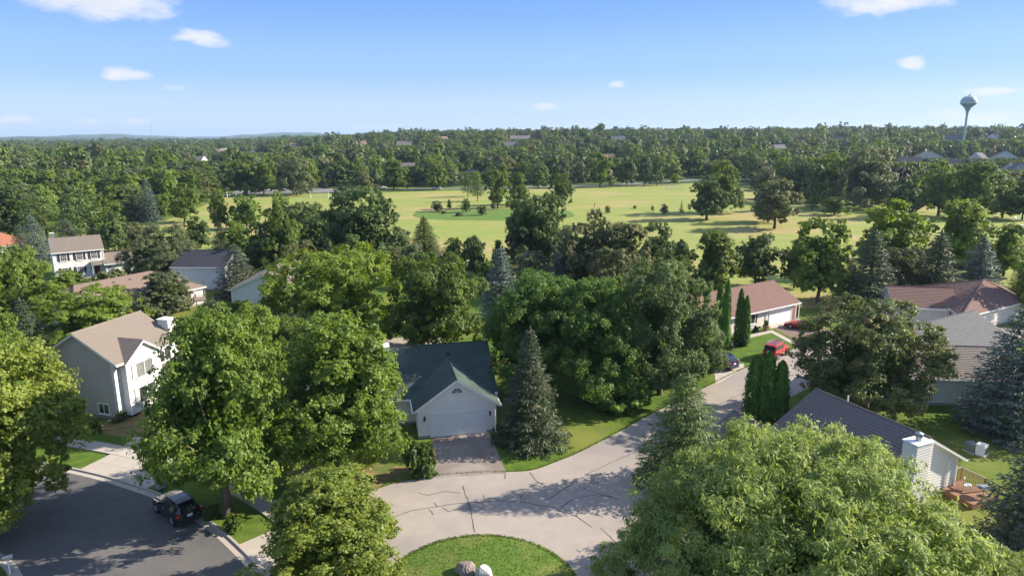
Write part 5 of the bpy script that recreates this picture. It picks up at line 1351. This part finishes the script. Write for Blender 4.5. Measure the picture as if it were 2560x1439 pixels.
T('spruce_wide', 'blue', 2528, 1078, 750, 290, 'broad blue green spruce in front of the right hand houses', 'spruce_tree', 'spruce', rz=.2)
T('spruce_wide', 'greyspruce', 2590, 1370, 1010, 290, 'pale tipped conifer cut by the right edge above the locust', 'spruce_tree', 'spruce', rz=1.4)
# shrubs near
for bx, by, ty, w, m, shp, lb in [(1050, 1185, 1098, 78, 'deep', 'bush_near', 'dark leafy shrub left of the centre drive'), (1075, 1170, 1120, 40, 'olive', 'bush_near', 'small brownish shrub at the left edge of the drive'),
                                  (1252, 1095, 1058, 40, 'greygreen', 'bush_near', 'white flowering hydrangea at the right corner of the garage'), (185, 1075, 1010, 55, 'greygreen', 'bush_near', 'tall grassy shrub under the grey gable wall'), (240, 1078, 1052, 40, 'green', 'bush_near', 'small round shrub under the basement windows'),
                                  (300, 1052, 1028, 35, 'olive', 'bush_near', 'low shrub at the corner downspout of the grey house'), (585, 1322, 1290, 60, 'green', 'bush_near', 'low plants around the foot of the street maple'), (530, 1300, 1262, 50, 'deep', 'bush_near', 'dark low plants left of the street maple trunk'),
                                  (1560, 1020, 930, 150, 'ash', 'bush_mid', 'low leafy shrub mass under the centre ash trees'), (1690, 960, 920, 60, 'maple', 'bush_mid', 'small sunlit shrub by the lane under the silver maple'), (1810, 868, 838, 50, 'spruce', 'bush_mid', 'low juniper below the clipped hedge column'),
                                  (1850, 862, 836, 46, 'spruce', 'bush_mid', 'spreading juniper beside the low red brown house'), (1890, 830, 815, 20, 'purple', 'bush_near', 'small dark plant at the foot of the tan wall'), (150, 1085, 1040, 60, 'maple', 'bush_near', 'leafy shrub at the left end of the grey wall'),
                                  (2350, 1090, 1050, 60, 'lawn', 'bush_near', '')]:
    if lb: T(shp, m, bx, by, ty, w, lb, 'shrub', 'shrub')
fl = MB()
p = px_ground(1252, 1092)
for k in range(70):
    a, r_ = random.uniform(0, 6.28), random.uniform(.1, .62); q = Vector((p.x + r_ * math.cos(a), p.y + r_ * math.sin(a), .35 + .75 * math.sqrt(max(0, 1 - (r_ / .66) ** 2)) * random.uniform(.6, 1.05)))
    fl.lathe([(.01, -.05), (.06, 0), (.05, .04), (.01, .07)], 5, q)
fo = fl.build('flowers', M['white']); fo['kind'] = 'stuff'; tag(fo, 'white hydrangea blooms beside the garage corner', 'flowers')
# -- middle distance, left
MIDTREES = [
    ('maple_mid', 'greygreen', 415, 792, 680, 163, 'grey leaved tree with pale stem against the brown ranch roof', 0),
    ('wide_mid', 'lime', 235, 862, 722, 242, 'sunny yellow green tree behind the tan roofed two storey house', 0),
    ('spruce_mid', 'spruce', 74, 905, 742, 128, 'brownish spruce left of the two storey house', 1),
    ('wide_mid', 'maple', 50, 785, 618, 169, 'light green tree left of the white colonial', 0),
    ('maple_mid', 'green', -20, 830, 640, 169, 'green tree cut by the left edge below the red roof', 0),
    ('maple_mid', 'lime', 130, 820, 700, 112, 'small yellow green tree below the colonial', 0),
    ('spruce_mid', 'blue', 92, 655, 533, 102, 'silver blue spruce left of the colonial', 1),
    ('spruce_mid', 'greyspruce', 176, 640, 545, 102, 'grey blue spruce just behind the colonial', 1),
    ('spruce_mid', 'greyspruce', 60, 668, 560, 73, 'lower part bare spruce by the red roof', 1),
    ('pine_mid', 'pine', 205, 612, 462, 135, 'dense green pine behind the colonial', 0),
    ('pine_mid', 'pine', 120, 606, 468, 124, 'wide green pine above the blue spruces', 0),
    ('maple_mid', 'green', 265, 600, 486, 101, 'mid green tree right of the pines', 0),
    ('maple_mid', 'deep', 40, 598, 470, 112, 'dark tree at the left edge above the red roof', 0),
    ('maple_mid', 'pine', 290, 640, 530, 67, 'narrow green tree right of the colonial roof', 0),
    ('spruce_mid', 'spruce', 240, 640, 550, 61, 'thin dark spruce behind the colonial roof', 1),
    ('spruce_mid', 'blue', 374, 552, 443, 73, 'tall blue grey spruce at the left end of the field', 1),
    ('spruce_mid', 'greygreen', 335, 552, 470, 67, 'pale grey conifer beside the tall blue grey spruce', 1),
    ('maple_mid', 'lime', 336, 550, 508, 67, 'small umbrella shaped yellow green tree on the field edge', 0),
    ('maple_mid', 'maple', 408, 548, 486, 45, 'little round tree between the blue spruce and the field', 0),
    ('maple_mid', 'green', 462, 556, 458, 81, 'oval tree on the left part of the field with clear trunk', 0),
    ('maple_mid', 'green', 498, 510, 470, 38, 'small round tree behind the oval field tree', 0),
    ('tree_far', 'green', 553, 575, 474, 51, 'narrow upright young tree on the left field', 0),
    ('tree_far', 'maple', 618, 572, 487, 81, 'egg shaped golden green tree on the left field', 0),
    ('maple_mid', 'maple', 703, 600, 478, 70, 'pointed bright tree in front of the white goal', 0),
    ('willow_mid', 'greygreen', 408, 705, 562, 225, 'big weeping grey green tree right of the colonial', 0),
    ('maple_mid', 'olive', 330, 628, 556, 79, 'thin leaved tree above the colonial garage', 0),
    ('maple_mid', 'maple', 300, 612, 565, 56, 'bright small tree near the colonial garage', 0),
    ('maple_mid', 'deep', 494, 630, 541, 85, 'round dark green tree at the near edge of the left field', 0),
    ('spruce_mid', 'spruce', 556, 640, 551, 63, 'small dark conifer beside the round dark tree', 1),
    ('maple_mid', 'maple', 597, 655, 552, 72, 'yellow green tree between the small conifer and the dark grove', 0),
    ('maple_mid', 'deep', 660, 700, 556, 101, 'left tree of the dark grove above the grey spruce', 0),
    ('maple_mid', 'green', 715, 702, 530, 135, 'tall tree in the dark grove left of centre', 0),
    ('maple_mid', 'deep', 790, 690, 548, 101, 'right tree of the dark grove left of centre', 0),
    ('wide_mid', 'deep', 765, 615, 508, 146, 'wide dark tree in front of the goal', 0),
    ('wide_mid', 'pine', 918, 668, 468, 239, 'very broad feathery green tree at the near edge of the field', 0),
    ('maple_mid', 'green', 850, 660, 500, 112, 'left shoulder of the very broad feathery tree', 0),
    ('spruce_mid', 'greyspruce', 596, 738, 605, 136, 'grey brown spruce beside the pale blue house', 1),
    ('maple_mid', 'olive', 735, 720, 612, 67, 'thin half bare tree behind the lime green crown', 0),
    ('maple_mid', 'olive', 770, 705, 600, 56, 'reddish brown thin tree behind the lime green crown', 0),
    ('wide_mid', 'lime', 840, 862, 622, 361, 'huge lime green spreading tree left of the centre', 0),
    ('maple_mid', 'green', 700, 830, 690, 101, 'yellow green tree hiding the right side of the white gabled house', 0),
    ('wide_mid', 'green', 1090, 885, 640, 255, 'large green tree behind the dark roofed centre house', 0),
    ('spruce_mid', 'deep', 775, 842, 758, 97, 'dark low conifer beneath the lime green crown', 1),
    ('spruce_near', 'deep', 1063, 668, 538, 133, 'dark conical pine at the near edge of the dry field', 0),
    ('maple_mid', 'olive', 990, 690, 620, 67, 'olive tree left of the small dark twin tree', 0),
    ('maple_mid', 'greygreen', 1035, 705, 608, 67, 'grey green tree below the conical pine', 0),
    ('maple_mid', 'maple', 1135, 680, 595, 63, 'young green tree at the dry field edge', 0),
    ('maple_mid', 'deep', 1190, 695, 590, 63, 'small dark dense twin crowned tree', 0),
    ('maple_mid', 'maple', 1245, 660, 600, 33, 'little pale tree right of the twin crowned tree', 0),
    ('spruce_mid', 'blue', 1252, 812, 611, 156, 'large blue spruce behind the centre ash trees', 1),
    ('maple_mid', 'greygreen', 1330, 745, 628, 90, 'pale grey green tree between the two blue spruces', 0),
    ('spruce_mid', 'blue', 1393, 752, 626, 102, 'small blue spruce above the centre ash', 1),
    ('wide_mid', 'deep', 1350, 672, 488, 178, 'big dark tree against the dry field, centre', 0),
    ('maple_mid', 'deep', 1300, 660, 500, 79, 'left lobe tree beside the big dark centre tree', 0),
    ('maple_mid', 'olive', 1440, 742, 560, 134, 'olive brown tree right of the big dark one', 0),
    ('maple_mid', 'olive', 1490, 735, 526, 148, 'tall olive brown tree with twiggy top', 0),
    ('maple_mid', 'olive', 1560, 748, 560, 148, 'broad olive brown tree behind the centre ash', 0),
    ('maple_mid', 'olive', 1530, 790, 620, 134, 'lower olive tree behind the right centre ash', 0),
    ('maple_mid', 'deep', 1640, 715, 558, 103, 'pointed dark green tree against the field, right of the olive group', 0),
    ('maple_mid', 'green', 1700, 760, 640, 90, 'mid green tree above the silver maple', 0),
    ('maple_mid', 'green', 1780, 742, 578, 133, 'bushy green tree behind the clipped hedge columns', 0),
    ('maple_mid', 'deep', 1887, 718, 586, 122, 'round dark green park tree with a thin leaning trunk', 0),
    ('maple_mid', 'maple', 2043, 757, 548, 160, 'sunlit tall tree beside the red sports car lawn', 0),
    ('maple_mid', 'green', 1985, 720, 600, 79, 'darker tree left of the sunlit tall tree', 0),
    ('spruce_mid', 'spruce', 2168, 770, 568, 168, 'grey green spruce with a visible trunk above the shaded lawn', 1),
    ('spruce_mid', 'spruce', 2120, 745, 640, 85, 'short spruce left of the grey green one', 1),
    ('maple_mid', 'olive', 2245, 752, 620, 101, 'olive leaved tree between the dark spruces', 0),
    ('maple_mid', 'lime', 2210, 690, 501, 180, 'round yellow topped maple in the right park, left one', 0),
    ('maple_mid', 'lime', 2385, 685, 501, 160, 'round yellow topped maple in the right park, right one', 0),
    ('spruce_mid', 'spruce', 2332, 750, 572, 156, 'dark spruce right behind the L shaped house', 1),
    ('spruce_mid', 'blue', 2440, 740, 584, 134, 'blue spruce behind the peak of the red brown roof', 1),
    ('spruce_mid', 'spruce', 2290, 735, 620, 97, 'short dark spruce behind the long red brown roof', 1),
    ('maple_mid', 'maple', 2508, 690, 560, 103, 'round bright tree right of the blue spruce', 0),
    ('spruce_mid', 'olive', 2560, 740, 640, 109, 'olive conifer cut by the right edge of the park', 1),
    ('maple_mid', 'maple', 2580, 800, 600, 101, 'green tree at the right edge beside the red brown roof', 0),
    ('maple_mid', 'deep', 1766, 549, 440, 103, 'dark umbrella shaped oak in the middle of the right field', 0),
    ('wide_mid', 'green', 1805, 532, 402, 108, 'taller pale oak with several stems behind the dark umbrella oak', 0),
    ('maple_mid', 'olive', 1936, 572, 450, 117, 'leaning oak with dark crown and bare lower trunk on the right field', 0),
    ('maple_mid', 'deep', 1920, 556, 456, 90, 'second oak directly behind the leaning one', 0),
    ('tree_far', 'green', 1244, 520, 424, 63, 'upright tree on the field left of the round pair', 0),
    ('tree_far', 'green', 1296, 512, 431, 61, 'upright tree just left of the round ball tree', 0),
    ('tree_far', 'green', 1402, 514, 435, 67, 'ball shaped tree on a short stem in mid field', 0),
    ('pine_mid', 'deep', 1170, 492, 428, 51, 'dark pine on the field behind the oval lawn, left of the pair', 0),
    ('pine_mid', 'deep', 1194, 503, 428, 45, 'dark pine on the field behind the oval lawn, right of the pair', 0),
    ('tree_far', 'olive', 1093, 529, 503, 36, 'small broad ornamental tree on the oval lawn', 0),
    ('tree_far', 'green', 1123, 522, 499, 13, 'slim young tree on the oval lawn', 0),
    ('tree_far', 'green', 1165, 531, 496, 25, 'pointed small tree on the oval lawn', 0),
    ('tree_far', 'deep', 1205, 538, 512, 27, 'round dark small tree on the oval lawn', 0),
    ('tree_far', 'olive', 1233, 524, 504, 15, 'reddish young tree at the back of the oval lawn', 0),
    ('bush_mid', 'deep', 1110, 534, 527, 14, 'low round bush on the oval lawn', 0),
    ('bush_mid', 'deep', 1148, 540, 531, 20, 'wide low bush at the front of the oval lawn', 0),
    ('tree_far', 'green', 1519, 534, 514, 16, 'little tree on the dry field left of the long shadows', 0),
    ('tree_far', 'green', 1587, 522, 513, 10, 'tiny sapling between the long shadows', 0),
    ('tree_far', 'greygreen', 1660, 536, 510, 22, 'pale sapling among the long shadows', 0),
    ('tree_far', 'greygreen', 1631, 528, 514, 9, 'thin pale sapling left of the small dark fir', 0),
    ('spruce_far', 'spruce', 1703, 530, 501, 16, 'small dark fir beside the umbrella oak', 1),
    ('tree_far', 'green', 2086, 538, 493, 72, 'low spreading tree at the edge of the right woods', 0),
    ('tree_far', 'lime', 2148, 512, 472, 51, 'small bright yellow green tree at the edge of the right woods', 0),
    ('tree_far', 'green', 1091, 474, 404, 63, 'pale green tree beside the park road', 0),
    ('tree_far', 'green', 1500, 468, 382, 70, 'tall narrow green tree at the park road', 0),
    ('tree_far', 'deep', 1610, 465, 390, 40, 'left one of two dark lindens at the park road', 0),
    ('tree_far', 'deep', 1642, 464, 390, 40, 'right one of two dark lindens at the park road', 0),
    ('tree_far', 'deep', 1566, 462, 388, 49, 'dark crown behind the lindens', 0),
    ('tree_far', 'green', 1688, 456, 408, 54, 'round tree by the right end of the park road', 0),
    ('tree_far', 'lime', 1686, 462, 434, 24, 'small bright round tree by the far goal', 0),
    ('tree_far', 'green', 985, 474, 400, 79, 'tall green tree above the park road, left of the pale green one', 0),
    ('tree_far', 'olive', 913, 480, 430, 49, 'small olive tree in front of the dark road', 0),
    ('tree_far', 'deep', 1345, 470, 402, 56, 'dark tree behind the ball shaped tree', 0),
    ('wide_mid', 'greygreen', 742, 488, 392, 97, 'grey green spreading tree with forked trunk beside the goal', 0),
    ('tree_far', 'green', 612, 486, 398, 90, 'park tree with dark stem at the parking bay', 0),
    ('tree_far', 'green', 660, 486, 405, 67, 'park tree over the middle of the parking bay', 0),
    ('tree_far', 'greygreen', 1913, 498, 418, 74, 'grey domed tree in the right woods', 0),
    ('maple_mid', 'pine', 2030, 525, 410, 67, 'yellow green crown behind the dark fir', 0),
    ('spruce_far', 'blue', 2030, 518, 425, 34, 'dark blue fir at the edge of the right woods', 1),
    ('wide_mid', 'greygreen', 2160, 520, 368, 169, 'very large pale oak of the right woods', 0),
    ('wide_mid', 'green', 2070, 505, 385, 146, 'broad green oak left of the very large pale one', 0),
    ('tree_far', 'deep', 1990, 505, 405, 79, 'dark round tree of the right woods', 0),
    ('tree_far', 'purple', 2240, 508, 418, 74, 'dark purple leaved tree of the right woods', 0),
    ('tree_far', 'deep', 2255, 545, 445, 94, 'dark rounded tree right of the purple one', 0),
    ('maple_mid', 'maple', 2345, 540, 403, 108, 'sunlit maple of the right park edge, left one', 0),
    ('maple_mid', 'maple', 2430, 545, 405, 112, 'sunlit maple of the right park edge, right one', 0),
    ('tree_far', 'deep', 2290, 530, 440, 67, 'dark tree between the purple tree and the sunlit maple', 0),
    ('tree_far', 'green', 2505, 545, 446, 90, 'green tree with low branches at the right park edge', 0),
    ('tree_far', 'green', 2555, 550, 446, 79, 'green tree cut by the right frame edge in the park', 0),
]
for bx, by, ty, w, lb in ((1793, 860, 706, 26, 'tall clipped hedge column nearest to the silver maple'), (1810, 872, 698, 28, 'tall clipped hedge column in the middle of the row by the red brown roof'), (1845, 862, 720, 26, 'clipped hedge column in front of the red brown roof, left one'), (1860, 864, 738, 26, 'clipped hedge column in front of the red brown roof, right one')):
    T('column', 'cedar', bx, by, ty, w, lb, 'arborvitae', 'arborvitae', 'arborvitae columns beside the low red brown house', rz=bx * .1)
KEEP = []
for i, (shp, m, bx, by, ty, w, lb, con) in enumerate(MIDTREES):
    o = T(shp, m, bx, by, ty, w, lb, 'conifer_tree' if con else 'tree', 'conifer' if con else 'tree', var=i, bark='bark_dark' if con or i % 2 else 'bark')
    KEEP.append((o.location.x, o.location.y))

# ------------------------------------------------------------------ woods: nearest trees one by one, the rest as one mass
BOUND = [(-900, 640), (-300, 640), (0, 600), (180, 560), (300, 545), (420, 528), (520, 505), (570, 476), (840, 470), (1000, 468), (1250, 462), (1450, 459), (1600, 452), (1730, 443), (1860, 448), (1960, 480), (2060, 492), (2200, 496), (2400, 512), (2560, 505), (3400, 505)]
def bound(px):
    for (a, b), (c, d) in zip(BOUND, BOUND[1:]):
        if a <= px <= c: return b + (d - b) * (px - a) / (c - a)
    return 500
cands = []
r_ = 165.0; g = random.Random(5)
while r_ < 2700:
    step = 10.5 if r_ < 520 else 12.0 if r_ < 900 else 15 if r_ < 1500 else 21
    a = -44.0
    while a < 44.0:
        ar = R(a); x = r_ * math.sin(ar) + g.uniform(-.38, .38) * step; y = r_ * math.cos(ar) + g.uniform(-.38, .38) * step
        z = ground_z(x, y); px, py, dp = project(x, y, z)
        if py < bound(px) and -260 < px < 2820:
            ok = True; top = 99
            if r_ < 560:
                for (kx, ky) in KEEP:
                    if (kx - x) ** 2 + (ky - y) ** 2 < 40: ok = False; break
            for (hx, hy, hw, hz0) in FAR_POS:
                u = (x * hx + y * hy) / (hx * hx + hy * hy); lat = abs(x * hy - y * hx) / math.hypot(hx, hy)
                hd = math.hypot(hx, hy); du = (u - 1) * hd
                if lat < hw * .55 + 5 and -500 < du < hw:
                    # keep the sight of a house that the photograph shows: lower trees stand before it
                    sight = CAM_H + (hz0 + 2.5 - CAM_H) * u - z
                    top = min(top, sight)
                    if du > -10 - hw * .2 or top < 3.5: ok = False; break
            if ok: cands.append((r_, x, y, z, px, top))
        a += math.degrees(step / r_)
    r_ += step * .92
inview = sorted([c for c in cands if -30 < c[4] < 2590])
near, rest = inview[:185], inview[185:] + [c for c in cands if not (-30 < c[4] < 2590)]
SPEC = [('green', 'mid green'), ('deep', 'dark green'), ('maple', 'bright green'), ('olive', 'olive'), ('greygreen', 'grey green'), ('green', 'mid green'), ('pine', 'dull green'), ('maple', 'bright green')]
SIDE = [(120, 'at the far left edge'), (240, 'left above the pines of the colonial'), (345, 'left of the tall blue grey spruce'), (450, 'above the tall blue grey spruce'), (560, 'just left of the parking bay'), (700, 'behind the parking bay'), (850, 'behind the left goal'), (1000, 'behind the left park road'), (1220, 'behind the oval lawn'), (1450, 'behind the ball shaped tree'), (1650, 'behind the two lindens'), (1860, 'behind the right goal'), (2050, 'in the right woods, its left part'), (2250, 'in the right woods, its middle'), (9999, 'in the right woods, its right part')]
for i, (r_, x, y, z, px, top) in enumerate(near):
    con = g.random() < .12
    m, wd = ('spruce', 'dark') if con else SPEC[g.randrange(len(SPEC))]
    place = [s for lim, s in SIDE if px < lim][0]
    band = 'first rows' if i < 90 else 'deeper rows'
    hh = g.uniform(9.5, 15.5) * (1.0 if px > 560 else .95); ww = g.uniform(8.5, 13.5)
    if con: ww = g.uniform(5, 7)
    hh = min(hh, top)
    shp = 'spruce_far' if con else 'tree_far' if r_ > 240 else 'maple_mid'
    place_tree(shp, m, (x, y, z), hh, ww, 'conifer_tree' if con else 'tree', 'conifer' if con else 'tree',
               '%s%s %s %s, %s' % ('' if con else 'tall ' if hh > 13.5 else 'low ' if hh < 11 else '', wd, 'conifer' if con else 'leafy tree', place, band), 'trees of the far wood', bark='bark_dark')
# the mass
pc = bpy.data.collections.new('wood_kinds')
kinds = []
for mk in ('green', 'deep', 'maple', 'olive', 'greygreen', 'pine'):
    for v in range(4):
        cm = PROTO['tree_distant'][v][0].copy(); cm.materials[0] = M[mk]
        o = bpy.data.objects.new('wood_tree_%02d' % len(kinds), cm); pc.objects.link(o); kinds.append(mk)
cm = PROTO['spruce_far'][0][0].copy(); cm.materials[0] = M['spruce']; o = bpy.data.objects.new('wood_tree_%02d' % len(kinds), cm); pc.objects.link(o); kinds.append('sp')
wt_pool = [0, 1, 2, 3, 0, 1, 2, 3, 8, 9, 10, 11, 16, 17, 18, 19, 20, 21, 22, 23] + list(range(len(kinds)))
pts, scl, rot, idx = [], [], [], []
for (r_, x, y, z, px, top) in rest:
    k = g.choice(wt_pool); s_ = g.uniform(.62, 1.3)
    wide = 1.0 if r_ < 900 else 1.25 if r_ < 1500 else 1.7
    pts.append((x, y, z - .3)); sz = min(s_ * g.uniform(.85, 1.15) * (1.35 if g.random() < .06 else 1), top / 13); scl.append((s_ * wide, s_ * wide, sz)); rot.append(g.uniform(0, 6.28)); idx.append(k)
me = bpy.data.meshes.new('far_wood'); me.from_pydata(pts, [], [])
at = me.attributes.new('scl', 'FLOAT_VECTOR', 'POINT'); at.data.foreach_set('vector', np.array(scl, dtype=np.float32).ravel())
at = me.attributes.new('rot', 'FLOAT', 'POINT'); at.data.foreach_set('value', np.array(rot, dtype=np.float32))
at = me.attributes.new('idx', 'INT', 'POINT'); at.data.foreach_set('value', np.array(idx, dtype=np.int32))
wood = add('far_wood', me, kind='stuff', label='endless leafy wood that runs from the park to the horizon', cat='wood')
ng = bpy.data.node_groups.new('scatter_wood', 'GeometryNodeTree')
ng.interface.new_socket('Geometry', in_out='INPUT', socket_type='NodeSocketGeometry'); ng.interface.new_socket('Geometry', in_out='OUTPUT', socket_type='NodeSocketGeometry')
gi, go = ng.nodes.new('NodeGroupInput'), ng.nodes.new('NodeGroupOutput')
iop = ng.nodes.new('GeometryNodeInstanceOnPoints'); ci = ng.nodes.new('GeometryNodeCollectionInfo')
ci.inputs['Collection'].default_value = pc; ci.inputs['Separate Children'].default_value = True; ci.inputs['Reset Children'].default_value = True
def named(nm, ty):
    n = ng.nodes.new('GeometryNodeInputNamedAttribute'); n.data_type = ty; n.inputs['Name'].default_value = nm
    return [o for o in n.outputs if o.enabled and o.name == 'Attribute'][0]
cx = ng.nodes.new('ShaderNodeCombineXYZ')
Lk = ng.links.new
Lk(named('rot', 'FLOAT'), cx.inputs[2]); Lk(gi.outputs[0], iop.inputs['Points']); Lk(ci.outputs[0], iop.inputs['Instance'])
iop.inputs['Pick Instance'].default_value = True
Lk(named('idx', 'INT'), iop.inputs['Instance Index']); Lk(cx.outputs[0], iop.inputs['Rotation']); Lk(named('scl', 'FLOAT_VECTOR'), iop.inputs['Scale'])
Lk(iop.outputs[0], go.inputs[0])
md = wood.modifiers.new('scatter', 'NODES'); md.node_group = ng
print('WOODS near', len(near), 'mass', len(rest))

# ------------------------------------------------------------------ scrub at the near edge of the field and between the gardens
g = random.Random(11); n = 0
SCRUB = [(600, 1700, 640, 735, 64, 'bush of the thicket below the dry field', 'bushes of the thicket below the playing field'),
         (0, 330, 640, 800, 22, 'bush of the gardens round the white colonial', 'garden bushes around the white colonial'),
         (520, 800, 760, 900, 16, 'bush below the white gabled house', 'garden bushes below the white gabled house'),
         (1700, 2100, 655, 700, 0, '', ''), (2240, 2560, 640, 700, 10, 'bush behind the L shaped house', 'bushes behind the L shaped house')]
for x0, x1, y0, y1, cnt, lb, grp in SCRUB:
    for k in range(cnt):
        bx, by = g.uniform(x0, x1), g.uniform(y0, y1)
        p = px_ground(bx, by)
        if any(abs(bx - a) < c and abs(by - b) < d for a, b, c, d in ((520, 700, 90, 60), (660, 745, 90, 45), (190, 660, 130, 60), (1380, 640, 0, 0))): continue
        m = g.choice(['green', 'deep', 'olive', 'maple', 'greygreen', 'deep'])
        hh = g.uniform(2.0, 5.0)
        cw = dict(green='mid green', deep='dark green', olive='olive', maple='bright green', greygreen='grey green')[m]
        where = ['at its left end', 'near its left end', 'left of its middle', 'in its middle', 'right of its middle', 'near its right end', 'at its right end'][min(6, int(7 * (bx - x0) / (x1 - x0)))] + (', back' if by < (y0 + y1) / 2 else ', front')
        place_tree(g.choice(['bush_mid', 'maple_mid', 'bush_mid']), m, (p.x, p.y, p.z), hh, hh * g.uniform(.9, 1.5), 'shrub', 'shrub', '%s %s %s, %s' % ('tall' if hh > 3.5 else 'low', cw, lb, where), grp)

# ------------------------------------------------------------------ the summer air
hz = MB().box((-9500, -150, -8), (9500, 13500, 92)).build('haze', [], None, kind='stuff', label='thin summer haze over the whole land', cat='haze')
hm = bpy.data.materials.new('haze_air'); hm.use_nodes = True; hm.node_tree.nodes.clear()
ho = hm.node_tree.nodes.new('ShaderNodeOutputMaterial'); pv = hm.node_tree.nodes.new('ShaderNodeVolumePrincipled')
pv.inputs['Color'].default_value = (.55, .74, 1.0, 1); pv.inputs['Density'].default_value = 0.00008; pv.inputs['Anisotropy'].default_value = .2
hm.node_tree.links.new(pv.outputs[0], ho.inputs['Volume']); hz.data.materials.append(hm)
